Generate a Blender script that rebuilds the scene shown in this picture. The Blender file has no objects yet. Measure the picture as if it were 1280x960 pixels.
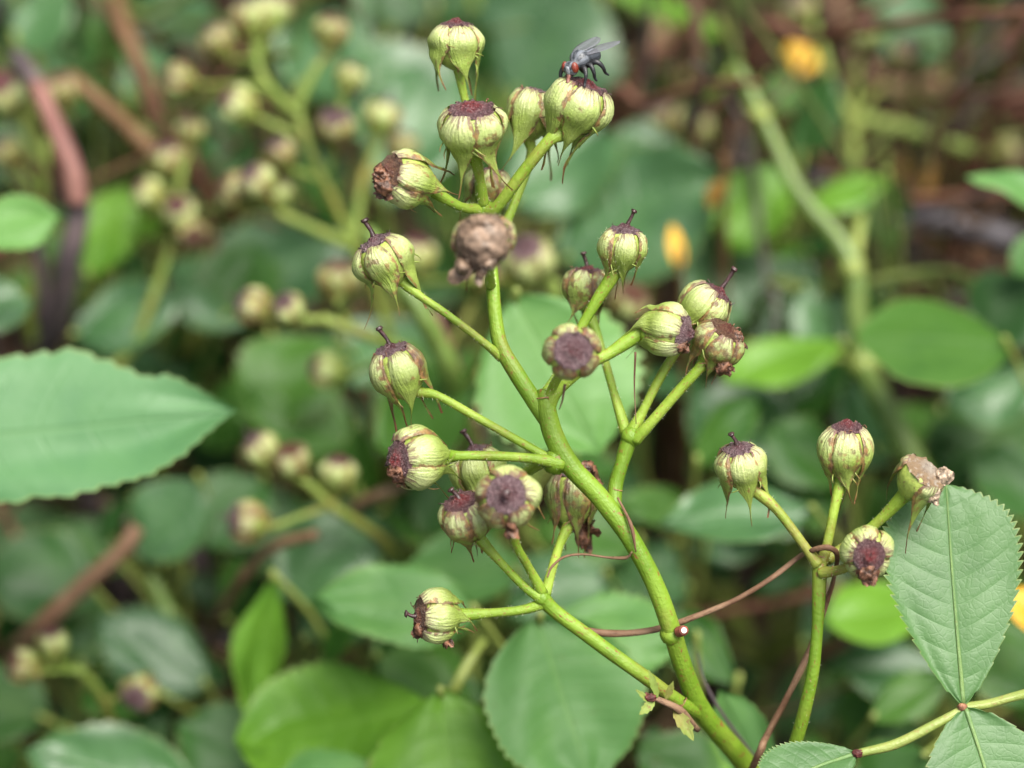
import bpy, math, random
from mathutils import Vector, Matrix, noise
R = math.radians
rnd = random.Random(7)
sc = bpy.context.scene
COL = sc.collection
sc.unit_settings.system = 'METRIC'
sc.unit_settings.scale_length = 0.01            # one unit is one centimetre: a close-up scene

# ------------------------------------------------------------------ camera, sky, sun, exposure
PITCH, CAM_H, FOCUS = R(38), 37.0, 30.0         # camera looks down into the shrub, sharp 30 cm away
FRAME_W = 12.0                                  # width of the picture at the focus distance
KPX = FRAME_W / 1280.0
CAM = Vector((0, 0, CAM_H))
FWD = Vector((0, math.cos(PITCH), -math.sin(PITCH)))
UPV = Vector((0, math.sin(PITCH), math.cos(PITCH)))
RGT = Vector((1, 0, 0))
WUP = Vector((0, 0, 1))
cd = bpy.data.cameras.new('camera')
cam = bpy.data.objects.new('camera', cd); COL.objects.link(cam)
cam.location = CAM; cam.rotation_euler = (math.pi/2 - PITCH, 0, 0)
cd.sensor_width = 36; cd.lens = 36 * FOCUS / FRAME_W
cd.clip_start = 0.5; cd.clip_end = 20000
cd.dof.use_dof = True; cd.dof.focus_distance = FOCUS
cd.dof.aperture_fstop = cd.lens * 1e-3 / (2 * 0.45)     # lens opening of 0.9 cm
sc.camera = cam

world = bpy.data.worlds.new('World'); sc.world = world; world.use_nodes = True
wt = world.node_tree; wt.nodes.clear()
sky = wt.nodes.new('ShaderNodeTexSky'); sky.sky_type = 'NISHITA'; sky.sun_disc = False
sky.sun_elevation = R(62); sky.sun_rotation = R(127)
sky.air_density = 0.6; sky.dust_density = 1.0; sky.ozone_density = 1.0
hs = wt.nodes.new('ShaderNodeHueSaturation'); hs.inputs['Saturation'].default_value = 0.36   # cloud veil
bg = wt.nodes.new('ShaderNodeBackground'); bg.inputs['Strength'].default_value = 0.05
wo = wt.nodes.new('ShaderNodeOutputWorld')
wt.links.new(sky.outputs[0], hs.inputs['Color']); wt.links.new(hs.outputs[0], bg.inputs[0]); wt.links.new(bg.outputs[0], wo.inputs[0])

sd = bpy.data.lights.new('sun', 'SUN'); sun = bpy.data.objects.new('sun', sd); COL.objects.link(sun)
sd.energy = 1.5; sd.angle = R(40); sd.color = (1.0, 0.955, 0.87)
_from = Vector((0.27, -0.20, 0.93)).normalized()
sun.rotation_euler = _from.to_track_quat('Z', 'Y').to_euler()
sun.location = (0, 0, 200)

sc.view_settings.view_transform = 'Standard'; sc.view_settings.look = 'None'
sc.view_settings.gamma = 1; sc.view_settings.use_curve_mapping = False
sc.view_settings.exposure = 2.72
sc.cycles.use_denoising = True
sc.cycles.max_bounces = 8; sc.cycles.transparent_max_bounces = 8
sc.cycles.caustics_reflective = False; sc.cycles.caustics_refractive = False
sc.cycles.sample_clamp_indirect = 6

# ------------------------------------------------------------------ helpers
def P(px, py, d=0.0):
    z = FOCUS + d
    return CAM + FWD * z + RGT * ((px - 640) * KPX * z / FOCUS) + UPV * ((480 - py) * KPX * z / FOCUS)
def D(x, y, z=0.0):                       # right, up, towards the viewer
    return (RGT * x + UPV * y - FWD * z).normalized()
def px2cm(w, d=0.0): return w * KPX * (FOCUS + d) / FOCUS
def smooth(a, b, x):
    t = max(0.0, min(1.0, (x - a) / (b - a))); return t * t * (3 - 2 * t)
def nz(v, s=1.0): return noise.noise(Vector(v) * s)

def thing(name, label, cat, loc, group=None):
    o = bpy.data.objects.new(name, None); COL.objects.link(o)
    o.location = loc; o['label'] = label; o['category'] = cat; o.empty_display_size = 0.5
    if group: o['group'] = group
    o['_w'] = 0
    del o['_w']
    return o
ORG = {}
def root(name, label, cat, loc, group=None):
    o = thing(name, label, cat, loc, group); ORG[o.name] = Vector(loc); return o

def mesh(name, verts, faces, mat, uvs=None, smoothf=True):
    me = bpy.data.meshes.new(name)
    me.from_pydata([tuple(v) for v in verts], [], faces)
    if uvs:
        ul = me.uv_layers.new(name='UVMap')
        li = [0] * len(me.loops); me.loops.foreach_get('vertex_index', li)
        flat = []
        for k in li: flat += [uvs[k][0], uvs[k][1]]
        ul.data.foreach_set('uv', flat)
    if smoothf: me.polygons.foreach_set('use_smooth', [True] * len(me.polygons))
    me.materials.append(mat); me.update()
    return me
def part(name, me, parent=None, matrix=None):
    o = bpy.data.objects.new(name, me); COL.objects.link(o)
    if parent is not None: o.parent = parent
    if matrix is not None: o.matrix_local = matrix
    return o
def wpart(name, verts, faces, mat, rootobj, uvs=None, parent=None, smoothf=True):
    """verts given in world space; part of rootobj (or sub-part of parent, itself at the root's origin)"""
    org = ORG[rootobj.name]
    return part(name, mesh(name, [Vector(v) - org for v in verts], faces, mat, uvs, smoothf), parent or rootobj)

def catmull(pts, n):
    pts = [Vector(p) for p in pts]
    if len(pts) == 2: pts = [pts[0], (pts[0] + pts[1]) / 2, pts[1]]
    q = [2 * pts[0] - pts[1]] + pts + [2 * pts[-1] - pts[-2]]
    out = []
    m = len(pts) - 1
    for i in range(m):
        a, b, c, d = q[i:i+4]
        for k in range(n):
            t = k / n
            out.append((0.5 * ((2*b) + (c-a)*t + (2*a-5*b+4*c-d)*t*t + (3*b-a-3*c+d)*t*t*t), (i + t) / m))
    out.append((pts[-1], 1.0))
    return out
def lerp_list(vals, t):
    if not isinstance(vals, (list, tuple)): return vals
    x = t * (len(vals) - 1); i = min(int(x), len(vals) - 2); f = x - i
    return vals[i] * (1 - f) + vals[i+1] * f
def tube_geo(pts, radii, seg=10, n=6, wob=0.05, seed=0, knob=0, V=None, F=None, UV=None):
    if V is None: V, F, UV = [], [], []
    cr = catmull(pts, n)
    b0 = len(V); nrm = None; L = 0; prev = None
    for i, (p, t) in enumerate(cr):
        if i < len(cr) - 1: tg = (cr[i+1][0] - p)
        else: tg = p - cr[i-1][0]
        if i > 0 and i < len(cr) - 1: tg = cr[i+1][0] - cr[i-1][0]
        tg = tg.normalized() if tg.length > 1e-9 else Vector((0, 0, 1))
        if nrm is None:
            nrm = tg.orthogonal().normalized()
        nrm = (nrm - tg * nrm.dot(tg)).normalized(); bn = tg.cross(nrm)
        if prev is not None: L += (p - prev).length
        prev = p
        r = lerp_list(radii, t)
        for k in range(seg):
            a = 2 * math.pi * k / seg
            rr = r * (1 + wob * noise.noise(Vector((p.x*3.1 + seed, p.y*3.1 + math.cos(a)*1.3, p.z*3.1 + math.sin(a)*1.3))))
            V.append(p + (nrm * math.cos(a) + bn * math.sin(a)) * rr); UV.append((k / seg, L))
    m = len(cr)
    for i in range(m - 1):
        for k in range(seg):
            k2 = (k + 1) % seg
            F.append((b0 + i*seg + k, b0 + i*seg + k2, b0 + (i+1)*seg + k2, b0 + (i+1)*seg + k))
    F.append(tuple(b0 + k for k in reversed(range(seg))))
    F.append(tuple(b0 + (m-1)*seg + k for k in range(seg)))
    return V, F, UV

# ------------------------------------------------------------------ materials
class NT:
    def __init__(s, name):
        s.m = bpy.data.materials.new(name); s.m.use_nodes = True
        s.t = s.m.node_tree; s.t.nodes.clear()
        s.out = s.t.nodes.new('ShaderNodeOutputMaterial')
    def n(s, typ, ins=None, **kw):
        nd = s.t.nodes.new('ShaderNode' + typ)
        for k, v in kw.items(): setattr(nd, k, v)
        for k, v in (ins or {}).items(): s.set(nd.inputs[k], v)
        return nd
    def set(s, sock, v):
        if isinstance(v, bpy.types.NodeSocket): s.t.links.new(v, sock)
        elif isinstance(v, bpy.types.Node): s.t.links.new(v.outputs[0], sock)
        else:
            if isinstance(v, (tuple, list)) and len(v) == 3 and sock.type == 'RGBA': v = (*v, 1)
            sock.default_value = v
    def math(s, op, a, b=0.0, c=0.0, clamp=False):
        nd = s.n('Math', operation=op, use_clamp=clamp); s.set(nd.inputs[0], a); s.set(nd.inputs[1], b); s.set(nd.inputs[2], c); return nd.outputs[0]
    def mix(s, f, a, b, mode='MIX'):
        nd = s.n('Mix', data_type='RGBA', blend_type=mode); s.set(nd.inputs[0], f); s.set(nd.inputs[6], a); s.set(nd.inputs[7], b); return nd.outputs[2]
    def step(s, x, lo, hi):
        nd = s.n('MapRange', interpolation_type='SMOOTHSTEP'); s.set(nd.inputs[0], x); s.set(nd.inputs[1], lo); s.set(nd.inputs[2], hi); return nd.outputs[0]
    def noise(s, vec, scale, detail=3, rough=0.55, dist=0.0):
        nd = s.n('TexNoise'); s.set(nd.inputs['Vector'], vec); nd.inputs['Scale'].default_value = scale
        nd.inputs['Detail'].default_value = detail; nd.inputs['Roughness'].default_value = rough; nd.inputs['Distortion'].default_value = dist
        return nd.outputs[0]
    def coord(s): 
        if not hasattr(s, '_c'): s._c = s.n('TexCoord')
        return s._c
    def uv(s):
        sp = s.n('SeparateXYZ'); s.set(sp.inputs[0], s.coord().outputs['UV']); return sp.outputs[0], sp.outputs[1]
    def bump(s, h, strength=0.3, dist=0.02):
        nd = s.n('Bump'); nd.inputs['Strength'].default_value = strength; nd.inputs['Distance'].default_value = dist; s.set(nd.inputs['Height'], h); return nd.outputs[0]
    def done(s, color, rough=0.5, normal=None, trans=0.0, tcol=None, spec=0.5, sss=0.0, sssr=(0.05, 0.06, 0.02), coat=0.0, alpha=None):
        b = s.n('BsdfPrincipled'); s.set(b.inputs['Base Color'], color); s.set(b.inputs['Roughness'], rough)
        b.inputs['Specular IOR Level'].default_value = spec
        if normal is not None: s.set(b.inputs['Normal'], normal)
        if sss:
            b.inputs['Subsurface Weight'].default_value = sss; b.inputs['Subsurface Radius'].default_value = sssr; b.inputs['Subsurface Scale'].default_value = 1.0
        if coat: b.inputs['Coat Weight'].default_value = coat; b.inputs['Coat Roughness'].default_value = 0.25
        if alpha is not None: s.set(b.inputs['Alpha'], alpha)
        o = b.outputs[0]
        if trans:
            tr = s.n('BsdfTranslucent'); s.set(tr.inputs[0], tcol if tcol is not None else color)
            if normal is not None: s.set(tr.inputs['Normal'], normal)
            mx = s.n('MixShader'); mx.inputs[0].default_value = trans
            s.t.links.new(o, mx.inputs[1]); s.t.links.new(tr.outputs[0], mx.inputs[2]); o = mx.outputs[0]
        s.t.links.new(o, s.out.inputs[0]); return s.m

def leaf_mat(name, c1, c2, vein, tcol, rough=0.38, trans=0.22, nv=8, fine=False, spot=0.0, spec=0.5, veinw=0.10):
    m = NT(name); x, y = m.uv(); ob = m.coord().outputs['Object']
    s_ = m.math('ABSOLUTE', m.math('SUBTRACT', x, 0.5))                       # 0 on the midrib, 0.5 at the edge
    vd = m.math('MULTIPLY', m.math('ABSOLUTE', m.math('SUBTRACT', m.math('FRACT', m.math('MULTIPLY', y, nv)), 0.5)), 2.0)
    wob = m.math('MULTIPLY', m.math('SUBTRACT', m.noise(ob, 5, 2), 0.5), 0.10)
    lat = m.step(m.math('ADD', vd, wob), 1.0 - veinw, 1.0)
    lat = m.math('MULTIPLY', lat, m.step(s_, 0.52, 0.25))
    mid = m.step(s_, 0.028, 0.008)
    ve = m.math('MAXIMUM', m.math('MULTIPLY', lat, 0.55), mid)
    var = m.n('ObjectInfo').outputs['Random']
    big = m.noise(ob, 1.1, 3)
    col = m.mix(m.step(m.math('ADD', big, m.math('MULTIPLY', m.math('SUBTRACT', var, 0.5), 0.35)), 0.32, 0.68), c1, c2)
    if fine:
        vo = m.n('TexVoronoi', feature='DISTANCE_TO_EDGE'); wv = m.n('TexNoise'); m.set(wv.inputs['Vector'], ob); wv.inputs['Scale'].default_value = 6; wa = m.n('VectorMath', operation='MULTIPLY_ADD'); m.set(wa.inputs[0], wv.outputs['Color']); wa.inputs[1].default_value = (.05, .05, .05); m.set(wa.inputs[2], ob); ob2 = wa.outputs[0]; m.set(vo.inputs['Vector'], ob2); vo.inputs['Scale'].default_value = 11
        vo2 = m.n('TexVoronoi', feature='DISTANCE_TO_EDGE'); m.set(vo2.inputs['Vector'], ob2); vo2.inputs['Scale'].default_value = 27
        ret = m.math('MAXIMUM', m.math('MULTIPLY', m.step(vo.outputs[0], 0.16, 0.0), 0.6), m.math('MULTIPLY', m.step(vo2.outputs[0], 0.07, 0.0), 0.35))
        col = m.mix(m.math('MULTIPLY', ret, 0.16), col, vein)
        h = m.math('SUBTRACT', m.math('MULTIPLY', m.noise(ob, 40, 3), 0.35), m.math('ADD', m.math('MULTIPLY', ve, 1.2), m.math('MULTIPLY', ret, 0.7)))
    else:
        h = m.math('SUBTRACT', m.math('MULTIPLY', m.noise(ob, 9, 3), 0.6), ve)
    col = m.mix(m.math('MULTIPLY', ve, 0.62), col, vein)
    if spot:
        sp = m.step(m.noise(ob, 6.5, 2), 0.69, 0.76)
        col = m.mix(m.math('MULTIPLY', sp, spot), col, (0.10, 0.055, 0.02))
    rim = m.math('MULTIPLY', m.step(s_, 0.482, 0.5), 0.5)
    col = m.mix(rim, col, (0.30, 0.33, 0.10))
    return m.done(col, rough, m.bump(h, 0.16 if fine else 0.4, 0.03), trans, tcol, spec)

M = {}
M['leaf_fg'] = leaf_mat('rose_leaf_green', (0.052, 0.120, 0.036), (0.070, 0.152, 0.046), (0.082, 0.175, 0.055), (0.15, 0.38, 0.05), 0.48, 0.25, 9, True, 0.0, 0.45, 0.08)
M['leaf_pale'] = leaf_mat('pale_leaf', (0.074, 0.180, 0.046), (0.102, 0.225, 0.055), (0.11, 0.225, 0.06), (0.15, 0.42, 0.05), 0.52, 0.25, 7, False, 0.15, 0.35)
M['leaf_sage'] = leaf_mat('sage_leaf', (0.056, 0.150, 0.058), (0.078, 0.185, 0.070), (0.085, 0.19, 0.07), (0.13, 0.36, 0.06), 0.50, 0.24, 7, False, 0.1, 0.4)
M['leaf_lime'] = leaf_mat('lime_leaf', (0.068, 0.172, 0.010), (0.108, 0.240, 0.020), (0.11, 0.23, 0.03), (0.20, 0.46, 0.015), 0.48, 0.30, 8, False, 0.2, 0.35)
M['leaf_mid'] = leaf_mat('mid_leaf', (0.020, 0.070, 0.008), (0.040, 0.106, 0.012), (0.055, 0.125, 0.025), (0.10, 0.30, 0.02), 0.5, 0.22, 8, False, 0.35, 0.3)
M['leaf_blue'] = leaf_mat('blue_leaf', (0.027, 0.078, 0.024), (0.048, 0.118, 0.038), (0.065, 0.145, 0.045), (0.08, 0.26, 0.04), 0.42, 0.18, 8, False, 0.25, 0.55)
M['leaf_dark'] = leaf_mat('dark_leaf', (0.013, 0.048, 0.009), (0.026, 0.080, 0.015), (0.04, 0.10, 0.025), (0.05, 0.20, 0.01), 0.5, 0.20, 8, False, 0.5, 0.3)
M['leaf_deep'] = leaf_mat('shaded_leaf', (0.008, 0.030, 0.005), (0.018, 0.055, 0.009), (0.02, 0.06, 0.012), (0.03, 0.14, 0.006), 0.55, 0.20, 8, False, 0.5, 0.2)  # darker copy of the leaf green: shade of the gaps put into the colour
M['leaf_yellow'] = leaf_mat('yellow_leaf', (0.60, 0.30, 0.015), (0.70, 0.40, 0.02), (0.6, 0.38, 0.05), (0.8, 0.42, 0.02), 0.5, 0.3, 8, False, 0.4)

M['leaf_ochre'] = leaf_mat('ochre_leaf', (0.16, 0.085, 0.012), (0.24, 0.13, 0.02), (0.2, 0.12, 0.03), (0.25, 0.14, 0.02), 0.6, 0.2, 8, False, 0.5, 0.3)
def stem_mat(name, c1, c2, scar, amount=0.5, spec=0.45, rough=0.42, freq=9.0, sss=0.0, olive=0.0):
    m = NT(name); ob = m.coord().outputs['Object']; u, v = m.uv()
    col = m.mix(m.step(m.noise(ob, 1.6, 3), 0.3, 0.7), c1, c2)
    if olive: col = m.mix(m.math('MULTIPLY', m.step(m.noise(ob, 0.9, 4, 0.6), 0.50, 0.66), olive), col, (0.165, 0.135, 0.030))
    # fine lengthwise streaks
    cv = m.n('CombineXYZ'); m.set(cv.inputs[0], m.math('MULTIPLY', u, 14.0)); m.set(cv.inputs[1], m.math('MULTIPLY', v, 1.6))
    st = m.noise(cv.outputs[0], 2.0, 3)
    col = m.mix(m.math('MULTIPLY', m.step(st, 0.5, 0.75), 0.35), col, c2)
    cv2 = m.n('CombineXYZ'); m.set(cv2.inputs[0], m.math('MULTIPLY', u, 5.0)); m.set(cv2.inputs[1], m.math('MULTIPLY', v, 4.0))
    sp = m.step(m.noise(cv2.outputs[0], 1.5, 4, 0.6), 0.60, 0.68)
    fl = m.step(m.noise(ob, freq * 2, 2), 0.63, 0.70)
    col = m.mix(m.math('MULTIPLY', m.math('MAXIMUM', sp, m.math('MULTIPLY', fl, 0.75)), amount), col, scar)
    h = m.math('ADD', m.math('MULTIPLY', m.noise(ob, 22, 3), 0.8), m.math('MULTIPLY', st, 0.5))
    return m.done(col, rough, m.bump(h, 0.5, 0.03), 0, None, spec, sss, (0.03, 0.04, 0.008))
M['stem'] = stem_mat('rose_stem_green', (0.092, 0.172, 0.008), (0.155, 0.250, 0.020), (0.17, 0.070, 0.022), 0.95, 0.35, 0.5, sss=0.0, olive=0.55)
M['pedicel'] = stem_mat('pedicel_green', (0.130, 0.225, 0.013), (0.235, 0.325, 0.040), (0.20, 0.080, 0.03), 1.0, 0.35, 0.5, freq=12, olive=0.7)
M['pedicel_dull'] = stem_mat('pedicel_dull', (0.105, 0.165, 0.025), (0.17, 0.22, 0.045), (0.14, 0.07, 0.03), 0.9, 0.3, 0.55, olive=0.8)
M['stem_pale'] = stem_mat('pale_cane', (0.080, 0.135, 0.024), (0.115, 0.172, 0.036), (0.14, 0.10, 0.04), 0.6)
M['petiole'] = stem_mat('petiole_olive', (0.17, 0.22, 0.045), (0.24, 0.28, 0.07), (0.22, 0.10, 0.05), 0.6)
M['midrib'] = stem_mat('midrib_green', (0.09, 0.17, 0.05), (0.13, 0.21, 0.06), (0.2, 0.18, 0.06), 0.4)
M['twig_brown'] = stem_mat('dry_twig_brown', (0.105, 0.050, 0.026), (0.22, 0.135, 0.080), (0.045, 0.022, 0.015), 0.7, 0.3, 0.6)
M['twig_tan'] = stem_mat('dead_stem_tan', (0.085, 0.042, 0.016), (0.14, 0.078, 0.032), (0.06, 0.03, 0.02), 0.6, 0.3, 0.6)
M['twig_dark'] = stem_mat('dark_branch', (0.040, 0.034, 0.040), (0.075, 0.065, 0.075), (0.10, 0.07, 0.05), 0.5, 0.4, 0.5)
M['tangle_shaded_brown'] = stem_mat('tangle_shaded_brown', (0.045, 0.024, 0.014), (0.10, 0.06, 0.036), (0.02, 0.012, 0.01), 0.6, 0.2, 0.7)  # tangle twigs use darkened copies: shade deep among the stems is in the colour
M['tangle_shaded_grey'] = stem_mat('tangle_shaded_grey', (0.045, 0.038, 0.036), (0.10, 0.08, 0.075), (0.02, 0.016, 0.016), 0.6, 0.2, 0.7)
M['tangle_shaded_olive'] = stem_mat('tangle_shaded_olive', (0.045, 0.065, 0.014), (0.085, 0.11, 0.025), (0.05, 0.03, 0.015), 0.6, 0.2, 0.7)
M['bark_pink'] = stem_mat('pinkish_bark', (0.14, 0.055, 0.045), (0.21, 0.10, 0.08), (0.06, 0.04, 0.045), 0.7, 0.35, 0.55, 4)
M['bark_grey'] = stem_mat('grey_bark', (0.05, 0.038, 0.044), (0.11, 0.08, 0.08), (0.05, 0.04, 0.05), 0.7, 0.35, 0.55, 4)
M['bark_red'] = stem_mat('red_brown_bark', (0.065, 0.026, 0.016), (0.12, 0.052, 0.03), (0.025, 0.013, 0.01), 0.7, 0.25, 0.7, 4)

def sepal_mat(name, brown, pale=1.0):
    m = NT(name); u, v = m.uv(); ob = m.coord().outputs['Object']
    t = m.math('MULTIPLY', m.math('ABSOLUTE', m.math('SUBTRACT', u, 0.5)), 2.0)
    g = m.mix(m.step(v, 0.05, 0.55), (0.47*pale, 0.50*pale, 0.24*pale), (0.23*pale, 0.295*pale, 0.062*pale))  # paler towards the disc rim: the hip's top highlight is put into the colour
    rv = m.n('ObjectInfo').outputs['Random']
    cv = m.n('VectorMath', operation='ADD'); m.set(cv.inputs[0], ob); m.set(cv.inputs[1], m.math('MULTIPLY', rv, 31.0))
    q = cv.outputs[0]
    g = m.mix(m.math('MULTIPLY', m.step(m.noise(q, 1.7, 3), 0.35, 0.75), 0.5), g, (0.28, 0.40, 0.055))
    cu = m.n('CombineXYZ'); m.set(cu.inputs[0], m.math('ADD', m.math('MULTIPLY', u, 6.0), m.math('MULTIPLY', rv, 50.0))); m.set(cu.inputs[1], m.math('MULTIPLY', v, 1.5))
    streak = m.noise(cu.outputs[0], 2.2, 3)
    g = m.mix(m.math('MULTIPLY', m.step(streak, 0.55, 0.8), 0.30), g, (0.22, 0.27, 0.05))
    edge = m.step(m.math('ADD', t, m.math('MULTIPLY', m.math('SUBTRACT', m.noise(q, 3.6, 4), 0.5), 1.15)), 1.02 - 0.42*brown, 1.10 - 0.30*brown)
    cs = (0.115, 0.052, 0.034); cs2 = (0.26, 0.125, 0.05)
    bc = m.mix(m.step(m.noise(q, 3.5, 3), 0.4, 0.62), cs, cs2)
    col = m.mix(m.math('MULTIPLY', edge, 0.85), g, bc)
    blot = m.step(m.noise(q, 2.6, 4, 0.6), 0.78 - 0.34*brown, 0.86 - 0.28*brown)
    col = m.mix(m.math('MULTIPLY', blot, 0.75), col, bc)
    speck = m.step(m.noise(q, 14.0, 2), 0.70, 0.76)
    col = m.mix(m.math('MULTIPLY', speck, 0.6), col, cs)
    top = m.step(m.math('ADD', v, m.math('MULTIPLY', m.math('SUBTRACT', streak, 0.5), 0.75)), 0.10, 0.03)
    col = m.mix(m.math('MULTIPLY', top, 0.75), col, (0.13, 0.055, 0.055))
    tip = m.step(m.math('ADD', v, m.math('MULTIPLY', rv, 0.12)), 0.90, 1.02)
    col = m.mix(m.math('MULTIPLY', tip, 0.9), col, (0.20, 0.07, 0.035))
    h = m.math('ADD', m.math('MULTIPLY', streak, 1.0), m.math('MULTIPLY', m.noise(q, 12, 3), 0.35))
    return m.done(col, 0.36, m.bump(h, 0.6, 0.06), 0.12, m.mix(0.5, col, (0.5, 0.6, 0.1)), 0.5)
M['sepal0'] = sepal_mat('sepal_fresh', 0.45)
M['sepal1'] = sepal_mat('sepal_browning', 0.80)
M['sepal2'] = sepal_mat('sepal_withering', 1.05, 0.82)
def body_mat():
    m = NT('hip_body'); ob = m.coord().outputs['Object']
    col = m.mix(m.step(m.noise(ob, 2.5, 3), 0.35, 0.7), (0.20, 0.26, 0.05), (0.32, 0.39, 0.075))
    col = m.mix(m.math('MULTIPLY', m.step(m.noise(ob, 4.5, 4), 0.55, 0.68), 0.8), col, (0.10, 0.05, 0.03))
    return m.done(col, 0.45, m.bump(m.noise(ob, 14, 3), 0.3, 0.05))
M['body'] = body_mat()
def disc_mat(name, ctr, rim, dark, light, fs=15):
    m = NT(name); u, v = m.uv(); ob = m.coord().outputs['Object']
    n1 = m.noise(ob, 7.0, 4, 0.6); n2 = m.noise(ob, 3.0, 3)
    col = m.mix(m.step(m.math('ADD', v, m.math('MULTIPLY', m.math('SUBTRACT', n2, 0.5), 0.5)), 0.15, 0.75), ctr, rim)
    col = m.mix(m.math('MULTIPLY', m.step(n1, 0.52, 0.66), 0.8), col, dark)
    col = m.mix(m.math('MULTIPLY', m.step(m.noise(ob, fs, 3, 0.6), 0.50, 0.64), 0.65), col, light)
    return m.done(col, 0.40, m.bump(m.math('ADD', n1, m.noise(ob, 22, 2)), 1.0, 0.12), spec=0.6)
M['disc_purple'] = disc_mat('disc_purple', (0.12, 0.035, 0.04), (0.19, 0.11, 0.12), (0.055, 0.022, 0.027), (0.48, 0.36, 0.37))
M['disc_red'] = disc_mat('disc_red', (0.22, 0.028, 0.030), (0.135, 0.060, 0.066), (0.040, 0.012, 0.016), (0.40, 0.25, 0.25))
M['disc_brown'] = disc_mat('disc_brown', (0.165, 0.045, 0.030), (0.155, 0.075, 0.045), (0.055, 0.020, 0.014), (0.33, 0.20, 0.11))
M['disc_grey'] = disc_mat('disc_grey', (0.27, 0.19, 0.16), (0.34, 0.23, 0.14), (0.15, 0.095, 0.09), (0.52, 0.44, 0.34), 3.5)
M['disc_straw'] = disc_mat('disc_straw', (0.60, 0.50, 0.40), (0.50, 0.33, 0.19), (0.28, 0.17, 0.12), (0.85, 0.78, 0.66), 3.5)
def simple(name, col, rough=0.5, spec=0.5, scale=12, vary=0.4, bump=0.4, dist=0.03, trans=0, sss=0):
    m = NT(name); ob = m.coord().outputs['Object']
    n1 = m.noise(ob, scale, 4, 0.6)
    c = m.mix(m.step(n1, 0.35, 0.7), tuple(x * (1 - vary) for x in col), tuple(min(1, x * (1 + vary)) for x in col))
    return m.done(c, rough, m.bump(n1, bump, dist), trans, None, spec, sss)
M['style'] = simple('style_dark', (0.045, 0.020, 0.020), 0.4, 0.5, 6, 0.5)
M['withered'] = simple('withered_petal_brown', (0.165, 0.075, 0.042), 0.45, 0.5, 3, 0.75, 0.8, 0.08, 0.12)
M['withered_tan'] = simple('withered_petal_tan', (0.20, 0.135, 0.092), 0.5, 0.45, 2.2, 0.55, 0.5, 0.06, 0.1)
M['withered_pale'] = simple('withered_petal_pale', (0.40, 0.30, 0.21), 0.45, 0.5, 3, 0.7, 0.6, 0.08, 0.1)
M['hair'] = simple('fine_hair', (0.55, 0.55, 0.36), 0.5, 0.4, 3, 0.1)
M['cut_rim'] = simple('cut_rim_red', (0.17, 0.045, 0.03), 0.5)
M['cut_face'] = simple('cut_face_white', (0.68, 0.56, 0.46), 0.5, 0.4, 30, 0.15)
M['node_red'] = simple('node_reddish', (0.24, 0.11, 0.06), 0.55, 0.4, 12, 0.4)
M['wither_red'] = simple('aborted_bud_red', (0.12, 0.030, 0.026), 0.6, 0.3, 8, 0.6, 0.9, 0.05)

# ------------------------------------------------------------------ ground
def ground():
    m = NT('forest_soil'); ob = m.coord().outputs['Object']
    a = m.noise(ob, 0.25, 5); b = m.noise(ob, 1.8, 5, 0.65)
    col = m.mix(m.step(a, 0.35, 0.65), (0.015, 0.010, 0.007), (0.034, 0.020, 0.013))
    col = m.mix(m.math('MULTIPLY', m.step(b, 0.5, 0.68), 0.7), col, (0.060, 0.032, 0.020))
    mat = m.done(col, 0.9, m.bump(b, 0.8, 0.5), spec=0.2)
    V, F = [], []
    N = 60
    def co(i):                                  # dense under the shrub, coarse towards the horizon
        x = (i / N) * 2 - 1
        return math.copysign(abs(x) * 80 + 5900 * max(0, abs(x) - 0.6) ** 3 / 0.064, x)
    for j in range(N + 1):
        for i in range(N + 1):
            x, y = co(i), co(j) + 45
            h = 1.4 * noise.noise(Vector((x * 0.06, y * 0.06, 0))) + 0.5 * noise.noise(Vector((x * 0.3, y * 0.3, 4)))
            V.append((x, y, h - 0.6))
    for j in range(N):
        for i in range(N):
            F.append((j*(N+1)+i, j*(N+1)+i+1, (j+1)*(N+1)+i+1, (j+1)*(N+1)+i))
    o = part('ground', mesh('ground', V, F, mat)); o['kind'] = 'structure'; o['label'] = 'dark brown soil under the shrub'
ground()

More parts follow.
